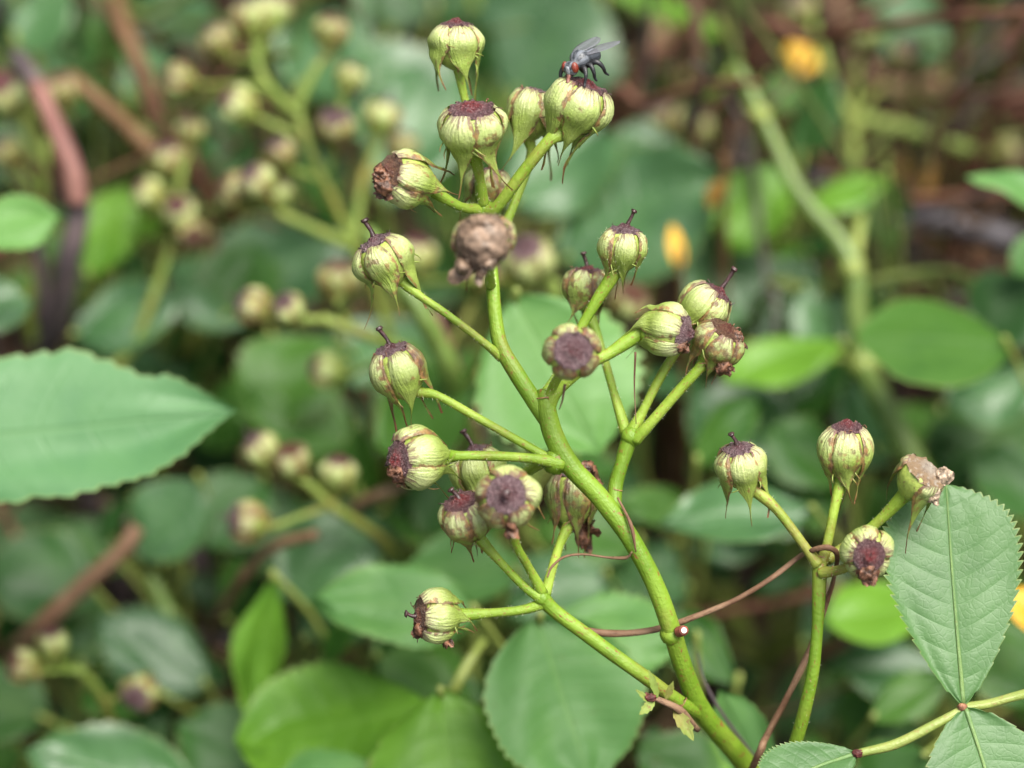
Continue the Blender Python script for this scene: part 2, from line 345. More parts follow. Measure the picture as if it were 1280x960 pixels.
# ------------------------------------------------------------------ leaves
def interp(tab, u):
    for (a, x), (b, y) in zip(tab, tab[1:]):
        if u <= b: return x + (y - x) * (u - a) / (b - a)
    return tab[-1][1]
def leaf_geo(base, tip, npref, width, teeth=18, tamp=0.10, p=0.85, q=0.85, nu=None, nv=6, fold=0.12, droop=0.06,
             quilt=0.012, nve=8, seed=0, sweep=0.09, wave=0.04, bend=0.0, V=None, F=None, UV=None, tfwd=0.12, irr=0.0, outline=None):
    if V is None: V, F, UV = [], [], []
    a = tip - base; L = a.length; a = a.normalized()
    n = (npref - a * npref.dot(a)).normalized(); b = a.cross(n)
    if nu is None: nu = teeth * 3
    b0 = len(V)
    for i in range(nu + 1):
        u = i / nu
        w = max(0.0, math.sin(math.pi * u ** p)) ** q * width * 0.5
        w *= 1 - 0.22 * smooth(0.72, 1.0, u)
        wl = wr = None
        if outline: wl, wr = (interp(o_, u + 2 * sweep * u * (1 - u)) * width for o_ in outline)
        saw = (u * teeth) % 1.0; saw = saw / .72 if saw < .72 else (1 - saw) / .28
        if i == nu: saw = 0.5
        w = max(w, 0.004 * L)
        qd = abs(((u * nve) % 1.0) - 0.5) * 2
        for j in range(-nv, nv + 1):
            s = j / nv; e = abs(s)
            if outline: w = wr if s > 0 else wl
            edge = smooth(0.80, 1.0, e)
            ta = tamp * (1 + irr * 1.6 * noise.noise(Vector((int(u * teeth) * 1.7, math.copysign(3, s), seed)))); ww = w * (1 + ta * (saw - 0.5) * edge * (1 if u > 0.06 else 0)) * (1 + irr * .10 * noise.noise(Vector((u * 4, math.copysign(5, s), seed))))
            uc = u + sweep * (e ** 1.4) * 4 * u * (1 - u) * 0.5 + edge * ta * tfwd * (saw - 0.5) * min(1, 6 * (1 - u)) / (1 if tfwd < .2 else 3.2)
            h = fold * e * ww - droop * L * (u ** 2) + quilt * L * (1 - qd ** 3) * smooth(0, 0.25, e) * (1 - 0.6 * e)
            h += wave * L * noise.noise(Vector((u * 2.3 + seed * 7.1, s * 1.6, seed * 3.3))) * (0.25 + e)
            pos = base + a * (L * uc) + b * (s * ww + bend * L * math.sin(math.pi * u) ) + n * h
            V.append(pos); UV.append((s * 0.5 + 0.5, u))
    m = 2 * nv + 1
    for i in range(nu):
        for j in range(m - 1):
            F.append((b0 + i*m + j, b0 + i*m + j + 1, b0 + (i+1)*m + j + 1, b0 + (i+1)*m + j))
    return V, F, UV

# ------------------------------------------------------------------ rose hips
def sepal_geo(rg, th0, phi0, puff, half, leave, lf, curl, lift, grav=None, sway=0.0, lobes=1):
    """a sepal folded back over the hip: starts at the disc rim, hugs the body, ends in a free pointed tip"""
    V, F, UV = [], [], []
    nth = 9; nfr = 10; nt = 4
    rows = []
    for i in range(nth + 1):
        th = th0 + (leave - th0) * i / nth
        rr = prof(th); rows.append((rr[0] * lift, rr[1] * lift, th, 0))
    p0, p1 = rows[-2], rows[-1]
    hd = math.atan2(p1[1] - p0[1], p1[0] - p0[0])
    x, z = p1[0], p1[1]
    for i in range(1, nfr + 1):
        hd += curl / nfr
        x += math.cos(hd) * lf / nfr; z += math.sin(hd) * lf / nfr
        rows.append((max(x, 0.16), z, leave, i / nfr))
    n = len(rows)
    lens = [0]
    for k in range(1, n): lens.append(lens[-1] + math.hypot(rows[k][0]-rows[k-1][0], rows[k][1]-rows[k-1][1]))
    endw = prof(leave)[0] * half * (0.92 - 0.35 * smooth(R(100), R(150), leave))
    for k, (x, z, th, f) in enumerate(rows):
        if f == 0:
            g = (th - th0) / (leave - th0)
            w = prof(th)[0] * half * (0.80 + 0.25 * math.sin(min(1, g * 1.4) * math.pi / 2)) * (1 - 0.35 * smooth(R(100), R(150), th) )
        else:
            w = endw * (1 - smooth(0, 0.78, f)) ** 1.15 + 0.06 * (1 - 0.8 * f)
        # tangent and outward normal in the meridian plane
        ka, kb = max(0, k - 1), min(n - 1, k + 1)
        tx, tz = rows[kb][0] - rows[ka][0], rows[kb][1] - rows[ka][1]
        tl = math.hypot(tx, tz) or 1; nx, nzv = -tz / tl, tx / tl
        if f == 0 and nx * x + nzv * z < 0: nx, nzv = -nx, -nzv
        if f > 0: nx, nzv = pn if (nx * pn[0] + nzv * pn[1]) > 0 or True else (nx, nzv)
        pn = (nx, nzv)
        for j in range(-nt, nt + 1):
            s = j / nt
            pf = puff * (1 - s * s) * (math.sin(math.pi * min(1, (k + 0.4) / (nth + 1))) if f == 0 else (1 - f) * 0.3)
            pf -= 0.03 * (abs(s) > 0.9)
            pf += 0.07 * noise.noise(Vector((phi0 * 3 + s * 1.6, k * 0.35, rg)))
            ang = phi0 + s * w / max(x, 0.22) + sway * f * f
            rr = x + nx * pf; zz = z + nzv * pf
            v = Vector((rr * math.cos(ang), rr * math.sin(ang), zz))
            if grav is not None and f > 0: v += grav * (0.55 * lf * f * f)
            if f > 0: v += Vector((noise.noise(Vector((phi0, f * 2.2, rg))), noise.noise(Vector((phi0 + 9, f * 2.2, rg))), 0)) * 0.16 * f
            V.append(v); UV.append((s * 0.5 + 0.5, lens[k] / lens[-1]))
    m = 2 * nt + 1
    for k in range(n - 1):
        for j in range(m - 1):
            F.append((k*m + j, k*m + j + 1, (k+1)*m + j + 1, (k+1)*m + j))
    # thin side lobes of the sepal
    r2 = random.Random(int(phi0 * 1000) + int(rg * 100))
    for q in range(lobes):
        k = nth + r2.randint(-1, 3); j = r2.choice([0, m - 1])
        a = V[k*m + j]; out = Vector((a.x, a.y, 0)).normalized()
        side = Vector((-a.y, a.x, 0)).normalized() * (1 if j else -1)
        ln = r2.uniform(0.25, 0.55)
        dirn = (side * r2.uniform(.4, 1) + out * r2.uniform(.1, .6) + Vector((0, 0, r2.uniform(-1.1, -.2)))).normalized()
        uvb = len(V)
        tube_geo([a - dirn*0.05, a + dirn*ln*0.5 + out*0.05, a + dirn*ln], [0.035, 0.022, 0.006], 5, 3, 0, 0, 0, V, F, UV)
        for t in range(uvb, len(V)): UV[t] = (0.5, 0.80 + 0.2 * (t - uvb) / (len(V) - uvb))
    return V, F, UV
def prof(th):
    """meridian of the hip body: angle from the apex -> radius, height"""
    r = math.sin(th) ** 0.88 if th < math.pi else 0
    z = math.cos(th) * 0.98
    if th > math.pi / 2:
        f = (th - math.pi / 2) / (math.pi / 2)
        r = r * (1 - 0.10 * f) ; z = z * (1 + 0.22 * f * f)
    return max(r, 0.0), z
def body_geo(t0=R(40)):
    V, F = [], []; seg, n = 16, 12
    for i in range(n + 1):
        th = t0 + (R(176) - t0) * i / n
        r, z = prof(th); r = max(r, 0.12) * 0.95
        for k in range(seg):
            a = 2 * math.pi * k / seg; V.append((r * math.cos(a), r * math.sin(a), z * 0.97))
    for i in range(n):
        for k in range(seg):
            k2 = (k + 1) % seg; F.append((i*seg + k, (i+1)*seg + k, (i+1)*seg + k2, i*seg + k2))
    F.append(tuple(range(seg))); F.append(tuple(reversed([n*seg + k for k in range(seg)])))
    return V, F
def disc_geo(th0, hgt, rough, seed, beads=0.09, seg=36, n=12):
    V, F, UV = [], [], []
    R0, z0 = prof(th0)
    V.append(Vector((0, 0, z0 + hgt))); UV.append((0, 0))
    for i in range(1, n + 1):
        f = i / n
        for k in range(seg):
            a = 2 * math.pi * k / seg
            r = R0 * f * 1.03; z = z0 + hgt * (1 - f ** 2.2) - 0.06 * (f > 0.95)
            if hgt > 0.12: z += 0.10 * math.exp(-((f - 0.22) / 0.16) ** 2)
            nn = rough * (noise.noise(Vector((r * math.cos(a) * 3.5, r * math.sin(a) * 3.5, seed * 5.3)))
                          + 0.6 * (abs(noise.noise(Vector((math.cos(a) * 3, math.sin(a) * 3, f * 1.2 + seed)))) - 0.3))
            bd = beads * max(0, math.sin(a * 13 + seed + 2.5 * math.sin(a * 2 + seed))) * math.exp(-((f - 0.88) / 0.09) ** 2)
            V.append(Vector((r * math.cos(a) * (1 + bd + 0.6 * nn * f), r * math.sin(a) * (1 + bd + 0.6 * nn * f), z + nn + bd))); UV.append((k / seg, f))
    for k in range(seg): F.append((0, 1 + k, 1 + (k + 1) % seg))
    for i in range(n - 1):
        for k in range(seg):
            k2 = (k + 1) % seg; F.append((1 + i*seg + k, 1 + (i+1)*seg + k, 1 + (i+1)*seg + k2, 1 + i*seg + k2))
    return V, F, UV
def lump_geo(c, sx, sy, sz, seed, amp=0.45, seg=18, n=12):
    """a crumpled dried petal clump"""
    V, F = [], []
    for i in range(n + 1):
        th = math.pi * i / n
        for k in range(seg):
            a = 2 * math.pi * k / seg
            d = Vector((math.sin(th) * math.cos(a), math.sin(th) * math.sin(a), math.cos(th)))
            f = 1 + amp * (1 - 2.2 * abs(noise.noise(d * 1.9 + Vector((seed * 3.1, 0, 0))))) * 0.8 + amp * 0.5 * noise.noise(d * 4.5 + Vector((0, seed, 0)))
            V.append(Vector(c) + Vector((d.x * sx * f, d.y * sy * f, d.z * sz * f)))
    for i in range(n):
        for k in range(seg):
            k2 = (k + 1) % seg; F.append((i*seg + k, (i+1)*seg + k, (i+1)*seg + k2, i*seg + k2))
    return V, F
def petal_geo(base, dirn, out, ln, wid, seed, nu=14, nv=5):
    """a thin dried petal: a curled, creased sheet"""
    V, F = [], []
    d = dirn.normalized(); o = (out - d * out.dot(d)); o = o.normalized() if o.length > 1e-4 else d.orthogonal().normalized(); sd = d.cross(o)
    curl = 1.3 * noise.noise(Vector((seed * 1.7, 3, 0))) + .3
    for i in range(nu + 1):
        f = i / nu; w = wid * (.35 + .65 * math.sin(math.pi * min(1, f * .8 + .16)) ** .7)
        ang = curl * f * 1.5
        c = base + (d * math.cos(ang * .5) + o * math.sin(ang * .5)) * (ln * f)
        for j in range(-nv, nv + 1):
            s_ = j / nv
            cr = abs(noise.noise(Vector((s_ * 2.4 + seed * 5, f * 1.1, seed)))) * .55 - .12 + .3 * noise.noise(Vector((s_ * 5, f * 3.5, seed * 2)))
            V.append(c + sd * (s_ * w * (1 + .3 * noise.noise(Vector((f * 4, seed, math.copysign(1, s_)))))) + o * (cr * wid * 1.1 - s_ * s_ * wid * .45))
    m = 2 * nv + 1
    for i in range(nu):
        for j in range(m - 1): F.append((i*m+j, i*m+j+1, (i+1)*m+j+1, (i+1)*m+j))
    return V, F
def hair_geo(pts_dirs, ln, r, rg):
    V, F = [], []
    for p, d in pts_dirs:
        d = (d + Vector((rg.uniform(-.5, .5), rg.uniform(-.5, .5), rg.uniform(-.5, .5)))).normalized()
        o = d.orthogonal().normalized(); o2 = d.cross(o); b = len(V); l = ln * rg.uniform(.5, 1.3)
        for k in range(3):
            a = k * 2.0944; V.append(p + (o * math.cos(a) + o2 * math.sin(a)) * r)
        V.append(p + d * l)
        F += [(b, b+1, b+3), (b+1, b+2, b+3), (b+2, b, b+3)]
    return V, F

BODY = None
def hip(rootobj, center, axis, size, kind='purple', spin=0.0, th0=34, hgt=0.2, style=None, brown=0, flare=0.3, leave=(112, 150), tipl=(0.7, 1.2),
        lump=None, seed=0, miss=(), hairs=0, rough=0.10, puff=0.10, lobes=1, style_dir=None, droop=1.0, lumpmat='withered', sep=5):
    """a spent rose flower: round hip, five folded-back sepals, disc and style column, as parts of the spray"""
    global BODY
    rg = random.Random(seed * 31 + 5); size = size * rg.uniform(.93, 1.04)
    v, f = body_geo(R(th0 + 3)); BODY = mesh('rose_hip', v, f, M['body'])
    ax = axis.normalized(); x = ax.orthogonal().normalized(); y = ax.cross(x)
    rot = Matrix((x, y, ax)).transposed().to_4x4() @ Matrix.Rotation(spin, 4, 'Z')
    mat = Matrix.Translation(center - ORG[rootobj.name]) @ rot @ Matrix.Diagonal((size * rg.uniform(.94, 1.06), size * rg.uniform(.94, 1.06), size * rg.uniform(.88, 1.10), 1))
    o = part('rose_hip', BODY, rootobj, mat)
    inv = rot.to_3x3().inverted()
    g = (inv @ Vector((0, 0, -1))) * droop
    th0 += 3; th = R(th0)
    for k in range(sep):
        if k in miss: continue
        lv = R(rg.uniform(*leave) - rg.uniform(0, 20)); fl = flare if not isinstance(flare, dict) else flare.get(k, 0.3)
        v, f, uv = sepal_geo(seed * 1.7 + k, th - R(3), k * 2 * math.pi / sep + rg.uniform(-.06, .06), puff * rg.uniform(.55, 1.5), math.pi / sep * rg.uniform(0.88, 1.12),
                             lv, rg.uniform(*tipl) + rg.uniform(.15, .45), fl + rg.uniform(-.35, .8), 1.0 + 0.025 * (k % 3), g, rg.uniform(-.6, .6), rg.choice([0, 1, 1, 2]) if lobes else 0)
        mk = 'sepal%d' % (brown if rg.random() > 0.40 else min(2, max(0, brown + rg.choice([-1, 1, 1]))))
        part('sepal', mesh('sepal', v, f, M[mk], uv), o)
    v, f, uv = disc_geo(th, hgt, rough, seed)
    part('disc', mesh('disc', v, f, M['disc_' + kind], uv), o)
    if th0 < 55:
        R0, z0 = prof(th)
        for q in range(rg.randint(5, 12)):
            a = rg.uniform(0, 6.283); e = Vector((math.cos(a), math.sin(a), 0)); p = e * R0 * rg.uniform(.86, 1.04) + Vector((0, 0, z0 + .02))
            t1 = p + e * rg.uniform(-.05, .14) + Vector((0, 0, rg.uniform(.03, .10))); t2 = t1 + Vector((rg.uniform(-.14, .14), rg.uniform(-.14, .14), rg.uniform(-.10, .08))) + e * .06
            V_, F_, U_ = tube_geo([p - Vector((0, 0, .05)), t1, t2], [.022, .016, .020], 5, 3, .2, q)
            part('stamen', mesh('stamen', V_, F_, M['style' if seed % 2 else 'withered'], U_), o)
    if style:
        zt = prof(th)[1] + hgt * 0.8
        b = style_dir if style_dir is not None else Vector((rg.uniform(-.3, .3), rg.uniform(-.3, .3), 1))
        if style_dir is not None: b = inv @ b
        b = b.normalized()
        p0 = Vector((0, 0, zt - 0.1)); p3 = Vector((0, 0, zt)) + b * style * 1.22
        p1 = p0.lerp(p3, .4) + Vector((.04, -.03, .05)); p2 = p0.lerp(p3, .82)
        v, f, uv = tube_geo([p0, p1, p2, p2.lerp(p3, .45), p3], [0.12, 0.078, 0.078, 0.15, 0.12], 9, 4, 0.35, seed)
        part('style_column', mesh('style_column', v, f, M['style'], uv), o)
    if lump:
        for q, (lc, ls) in enumerate(lump):
            lcl = inv @ Vector(lc); lo = lcl.normalized(); dn = inv @ Vector((0, 0, -1))
            big = max(ls) * 1.35
            v, f = lump_geo((0, 0, 0), *(x_ * 1.15 for x_ in ls), seed + q * 3, .30, 24, 16)
            part('withered_petal', mesh('withered_petal', [p + lcl * .92 for p in v], f, M[lumpmat]), o)
            for t in range(3):
                rd = Vector((rg.uniform(-1, 1), rg.uniform(-1, 1), rg.uniform(-1, 1)))
                dirn = (dn * rg.uniform(.3, 1.1) + rd * .8).normalized()
                v, f = petal_geo(lcl * .95 - dirn * big * .75 + lo * min(ls) * .45, dirn, lo + rd * .3, big * rg.uniform(1.3, 1.9), min(ls) * rg.uniform(1.1, 1.7), seed + q * 3.7 + t)
                part('withered_petal', mesh('withered_petal', v, f, M[lumpmat]), o)
    if hairs:
        pd = []
        for q in range(hairs):
            t_ = R(rg.uniform(45, 150)); a = rg.uniform(0, 6.283); r, z = prof(t_)
            d = Vector((r * math.cos(a), r * math.sin(a), z)); pd.append((d * 1.08, d.normalized()))
        v, f = hair_geo(pd, 0.11, 0.007, rg)
        h = part('fine_hair', mesh('fine_hair', v, f, M['hair'], None, False), o); h['kind'] = 'stuff'
    return o
def hip_base(center, axis, size): return center - axis.normalized() * size * 1.12

HAIRPTS = {}
def stem(rootobj, name, pts, radii, mat='stem', seg=12, n=7, wob=0.08, seed=0, hair=0):
    v, f, uv = tube_geo(pts, radii, seg, n, wob, seed)
    if hair:
        rg = random.Random(seed); cr = catmull(pts, 8)
        L = HAIRPTS.setdefault(rootobj.name, [])
        for q in range(hair):
            k = rg.randint(1, len(cr) - 2); p = cr[k][0].lerp(cr[k+1][0], rg.random()); tg = (cr[k+1][0] - cr[k][0]).normalized()
            o = tg.orthogonal().normalized(); a = rg.uniform(0, 6.283); d = o * math.cos(a) + tg.cross(o) * math.sin(a)
            L.append((p + d * lerp_list(radii, cr[k][1]) * 0.95, d))
    return wpart(name, v, f, M[mat], rootobj, uv)
def hairs_done(rootobj):
    rg = random.Random(3)
    v, f = hair_geo(HAIRPTS[rootobj.name], 0.030, 0.0022, rg)
    h = wpart('fine_hair', v, f, M['hair'], rootobj, None, None, False); h['kind'] = 'stuff'
def collar(rootobj, p, r, axis, mat='node_red', flat=0.35):
    """small brownish scar ring where a stalk joins"""
    ax = axis.normalized(); x = ax.orthogonal().normalized(); y = ax.cross(x)
    V, F, UV = [], [], []
    seg, ns = 14, 6
    for i in range(seg):
        a = 2 * math.pi * i / seg; c = p + (x * math.cos(a) + y * math.sin(a)) * r
        o = (x * math.cos(a) + y * math.sin(a))
        for k in range(ns):
            b = 2 * math.pi * k / ns
            V.append(c + (o * math.cos(b) * flat + ax * math.sin(b) * flat * 1.4) * r * 0.4 * (1 + 0.5 * noise.noise(c * 9))); UV.append((i / seg, k / ns))
    for i in range(seg):
        for k in range(ns):
            F.append((i*ns + k, ((i+1) % seg)*ns + k, ((i+1) % seg)*ns + (k+1) % ns, i*ns + (k+1) % ns))
    return wpart('node_scar', V, F, M[mat], rootobj, UV)
def to_ground(p, lean=(0, 0), k=3):
    """points continuing a stem from p down to the soil"""
    out = []
    for i in range(1, k + 1):
        f = i / k; out.append(Vector((p.x + lean[0] * f, p.y + lean[1] * f, p.z * (1 - f) - 0.8 * f)))
    return out

# ------------------------------------------------------------------ the sharp rose spray in the middle
def main_spray():
    base = P(1010, 1060, 3.0)
    gnd = to_ground(base, (4, 3))
    S = root('rose_spray', 'large sharp rose spray with spent brown-tipped hips, rising from the bottom edge', 'rose spray', gnd[-1], 'rose sprays with spent flowers')
    r = lambda w: px2cm(w) / 2 * .94
    main = list(reversed(gnd)) + [base, P(928, 950, 1.6), P(880, 893, 0.9), P(858, 845, 0.5), P(840, 790, 0.2), P(817, 727, 0.05), P(786, 670, 0), P(750, 622, 0), P(713, 582, 0), P(692, 545, 0), P(683, 510, 0), P(682, 488, 0.05)]
    n0 = len(gnd) + 1
    stem(S, 'main_stem', main, [r(34)] * n0 + [r(30), r(28), r(26), r(26), r(25), r(26), r(26), r(28), r(28), r(25), r(23)], 'stem', 18, 9, 0.05, 1)
    # upper shoot, slightly overlapping the top of the main stem
    stem(S, 'branch', [P(684, 528, .03), P(668, 502, .05), P(645, 466, .1), P(626, 432, .15), P(619, 395, .2), P(615, 345, .3), P(609, 300, .45), P(606, 262, .5)], [r(20), r(23), r(22), r(21), r(19), r(18), r(18), r(20)], 'stem', 16, 8, .06, 2)
    stem(S, 'branch', [P(874, 893, .85), P(850, 878, .45), P(800, 842, .15), P(742, 800, .1), P(695, 765, .05), P(676, 746, .0)], [r(18), r(19), r(19), r(19), r(19), r(22)], 'stem', 14, 8, .06, 3)
    stem(S, 'branch', [P(768, 652, .15), P(769, 610, .3), P(777, 580, .3), P(788, 545, .3)], [r(19), r(20), r(19), r(24)], 'stem', 14, 7, .06, 4)
    for (x, y, d, w, ax) in ((839, 795, .2, 27, (.35, 1, 0)), (681, 497, .0, 25, (-.1, 1, 0)), (770, 612, .28, 19, (.2, 1, 0)), (789, 549, .3, 20, (.3, 1, 0)),
                             (678, 751, .0, 19, (-.7, .7, 0)), (854, 879, .3, 18, (-.8, .5, 0))):
        collar(S, P(x, y, d), r(w) * 0.93, D(*ax), 'node_red', 0.16)
    for (x, y, d, w) in ((694, 577, .02, 34), (677, 748, .0, 21), (789, 546, .28, 27), (606, 262, .45, 26), (839, 793, .20, 29)):
        v, f = lump_geo(P(x, y, d), r(w), r(w), r(w), x, .10); wpart('node', v, f, M['stem'], S)
    # cut stub of a leaf stalk on the main stem
    v, f, uv = tube_geo([P(848, 790, .06), P(853, 788.6, .0), P(855, 788, -.05)], [r(15), r(15), r(13)], 12, 4, .05, 1)
    st = wpart('cut_stub', v, f, M['cut_rim'], S, uv)
    c = P(855.1, 787.9, -.055); ax = (P(855, 788, -.05) - P(853, 788.6, .0)).normalized(); x = ax.orthogonal().normalized(); y = ax.cross(x)
    V = [c + ax * 0.006] + [c + (x * math.cos(a * .5236) + y * math.sin(a * .5236)) * r(8) for a in range(12)]
    wpart('cut_face', V, [(0, 1 + k, 1 + (k + 1) % 12) for k in range(12)], M['cut_face'], S, None, st)

    def H(cx, cy, d, ax, sz, path, w, **kw):
        c = P(cx, cy, d); axv = D(*ax); size = px2cm(sz) / 2
        seed = kw.get('seed', int(cx + cy))
        kw['seed'] = seed
        hip(S, c, axv, size, **kw)
        lp = P(*path[-1]); pd = (c - lp).normalized(); bd = (axv * .45 + pd * .65).normalized()
        pts = [P(*q) for q in path] + [c - bd * size * 1.06, c - bd * size * 0.72]
        k = len(pts)
        rad = [r(w) * 1.15] + [r(w) * .82] * (k - 3) + [r(w) * 1.2, r(w) * 1.75]
        stem(S, 'pedicel', pts, rad, 'pedicel', 12, 7, .10, seed, 130)
        if path[0][2] < 3: collar(S, P(*path[0]).lerp(P(*path[1]), .12) if len(path) > 1 else P(*path[0]), r(w), pts[1] - pts[0], 'node_red', 0.14)
    TOP = (605, 258, .5)
    # --- top group
    H(570, 56, .55, (-.04, 1, .22), 65, [(601, 250, .6), (596, 190, .75), (580, 120, .65)], 13, kind='red', th0=29, spin=.4, hgt=.20, brown=0, flare=.35, tipl=(.8, 1.3), leave=(105, 130), seed=11, lobes=1)
    H(590, 160, -.15, (-.05, .86, .5), 80, [(604, 255, .4), (600, 225, .2)], 15, kind='red', th0=40, spin=.9, hgt=.16, brown=0, flare=.5, tipl=(.6, 1.1), leave=(125, 150), seed=12)
    H(722, 132, .0, (.34, .88, .25), 76, [(607, 264, .45), (622, 258, .3), (655, 214, .1), (686, 176, .0)], 20, kind='red', th0=38, spin=.2, hgt=.14, brown=0, flare=.4, tipl=(.7, 1.2), leave=(110, 140), seed=13)
    H(664, 141, .75, (.16, .95, .1), 66, [(622, 300, .6), (640, 262, .7), (656, 220, .8), (664, 190, .8)], 15, kind='purple', th0=30, spin=1.0, hgt=.1, brown=0, flare=.9, tipl=(1.2, 1.7), leave=(95, 115), seed=14, lobes=1, puff=.06)
    H(508, 224, -.2, (-.72, .22, .55), 74, [(604, 262, .45), (575, 258, .2)], 15, kind='brown', th0=42, spin=.3, hgt=.15, brown=0, flare=.5, tipl=(.6, 1.0), leave=(125, 150), seed=15,
      lump=[(D(-.62, -.42, .55) * .82, (.34, .30, .50)), (D(-.85, .05, .45) * .93, (.28, .25, .3))])
    H(610, 236, .95, (.12, .98, .1), 58, [(606, 275, .8)], 13, kind='purple', th0=36, hgt=.1, brown=1, seed=16, tipl=(.4, .7))
    H(604, 303, -1.6, (-.06, -.12, 1), 76, [(613, 356, .2), (612, 335, -.4)], 13, kind='grey', th0=66, spin=.1, hgt=.34, rough=.20, brown=2, flare=.2, tipl=(.8, 1.15), leave=(95, 110), seed=17, miss=(1, 3),
      lump=[(D(-.05, .02, 1) * .42, (.66, .66, .46)), (D(-.62, -.80, .3) * 1.15, (.20, .20, .42)), (D(-.02, -1.12, .3) * 1.12, (.26, .12, .16))], lumpmat='withered_tan', lobes=0)
    # --- left group
    H(482, 325, .0, (-.48, .84, .25), 72, [(627, 447, .15), (605, 428, .05), (560, 394, .0), (528, 372, .0)], 13, kind='purple', th0=31, spin=.15, hgt=.15, style=.72, style_dir=D(-.45, .9, .1), brown=0,
      flare={0: .5, 1: .2, 2: .9, 3: .3, 4: .5}, tipl=(.9, 1.4), leave=(108, 128), seed=21)
    H(499, 463, -.1, (-.32, .88, .32), 68, [(702, 584, .0), (672, 565, -.02), (600, 524, -.1), (548, 495, -.1)], 14, kind='purple', th0=33, spin=.5, hgt=.14, style=.68, style_dir=D(-.52, .85, .15), brown=1, flare=.4, tipl=(.7, 1.2), leave=(112, 140), seed=22)
    H(521, 574, -.25, (-.80, -.05, .58), 76, [(704, 580, -.05), (665, 573, -.12), (610, 570, -.15), (575, 570, -.2)], 16, kind='red', th0=38, spin=.5, hgt=.18, brown=0, flare=.6, tipl=(.5, .9), leave=(125, 150), seed=23,
      lump=[(D(-.72, -.55, .5) * .90, (.30, .26, .34))])
    H(600, 590, .75, (-.25, .9, .1), 66, [(704, 576, .0), (680, 578, .05), (650, 595, .4)], 18, kind='purple', th0=30, hgt=.14, style=.66, style_dir=D(-.5, .85, 0), brown=0, seed=24, tipl=(.4, .7), lobes=0)
    # --- right middle group
    H(778, 310, .1, (.10, .97, .25), 62, [(684, 492, -.02), (694, 474, .1), (712, 440, .2), (733, 398, .2)], 17, kind='purple', th0=34, spin=.2, hgt=.2, style=.72, style_dir=D(.48, .85, .15), brown=1, flare=.1, tipl=(.5, .9), leave=(135, 160), seed=31, hairs=160)
    H(733, 360, .95, (.05, .97, .2), 60, [(783, 543, .35), (767, 490, .5), (753, 440, .8)], 14, kind='red', th0=30, spin=.9, hgt=.14, style=.62, style_dir=D(-.3, .95, .1), brown=2, flare=.3, tipl=(.6, 1.0), leave=(120, 150), seed=32)
    H(715, 440, -1.15, (.03, .05, 1), 66, [(683, 512, .04), (691, 484, -.12), (701, 466, -.5)], 15, kind='purple', th0=40, spin=.3, hgt=.16, brown=2, flare=.2, tipl=(.4, .7), leave=(135, 158), seed=33, lobes=0)
    H(832, 412, -.1, (.88, -.20, .34), 66, [(682, 516, .04), (697, 488, -.06), (735, 456, -.15), (765, 440, -.12)], 19, kind='purple', th0=42, spin=.25, hgt=.30, brown=0, flare=.15, tipl=(.45, .75), leave=(120, 140), seed=34, puff=.14,
      lump=[(D(.55, -.75, .5) * .86, (.30, .26, .28))], lobes=0)
    H(880, 386, .35, (.62, .74, .16), 64, [(790, 540, .3), (803, 515, .3), (826, 470, .3), (850, 432, .3)], 16, kind='red', th0=36, spin=.7, hgt=.16, style=.85, style_dir=D(.55, .82, .1), brown=0, flare=.5, tipl=(.5, .9), leave=(115, 145), seed=35)
    H(898, 428, -.05, (.42, .72, .45), 62, [(793, 550, .25), (815, 527, .15), (850, 487, .05), (873, 462, .0)], 17, kind='brown', th0=38, spin=.1, hgt=.14, brown=2, flare=.2, tipl=(.5, .9), leave=(130, 155), seed=36,
      lump=[(D(.15, -.95, .2) * 1.15, (.34, .2, .36)), (D(.80, .2, .3) * .8, (.2, .26, .34))])
    # --- lower left group
    H(583, 645, -.35, (-.28, .78, .50), 68, [(676, 748, -.02), (655, 733, -.05), (625, 702, -.15)], 14, kind='red', th0=37, spin=1.0, hgt=.14, style=.5, style_dir=D(-.6, .7, .1), brown=1, flare=.2, tipl=(.5, .9), leave=(135, 158), seed=41)
    H(634, 622, -1.0, (-.05, .18, 1), 72, [(678, 742, .0), (660, 708, -.2), (645, 680, -.45)], 14, kind='purple', th0=35, spin=.6, hgt=.22, style=.3, style_dir=D(0, .1, 1), brown=1, flare=1.3, tipl=(.5, .9), leave=(110, 130), seed=42,
      lump=[(D(.16, -1, .25) * 1.05, (.2, .16, .34))])
    H(716, 621, .75, (-.02, .97, -.05), 68, [(681, 744, .05), (690, 712, .25), (700, 680, .5)], 15, kind='purple', th0=36, spin=.2, hgt=.1, brown=2, flare=.3, tipl=(.5, .8), leave=(125, 150), seed=43,
      lump=[(D(.7, .8, .2) * .95, (.38, .3, .48)), (D(.35, -1.0, -.3) * 1.25, (.34, .25, .62)), (D(-1, .1, .2) * 1.0, (.16, .16, .16))])
    H(545, 770, -.1, (-.93, .02, .34), 66, [(684, 752, .02), (655, 762, .0), (615, 766, .0)], 15, kind='brown', th0=44, spin=.2, hgt=.14, style=.48, style_dir=D(-.95, .22, .2), brown=0, flare=.8, tipl=(.5, .8), leave=(120, 145), seed=44,
      lump=[(D(-.75, -.62, .35) * .88, (.24, .26, .26)), (D(.45, -1.0, .1) * 1.0, (.34, .14, .12))])
    # withered bud and bracts at the foot of the lower branch
    stem(S, 'aborted_shoot', [P(872, 912, .4), P(850, 888, .0), P(826, 876, -.15), P(806, 868, -.2)], [r(9), r(11), r(9), r(6)], 'twig_brown', 8, 5, .3, 5)
    v, f = lump_geo(P(812, 872, -.22), r(13), r(9), r(9), 4, .6); wpart('withered_bud', v, f, M['wither_red'], S)
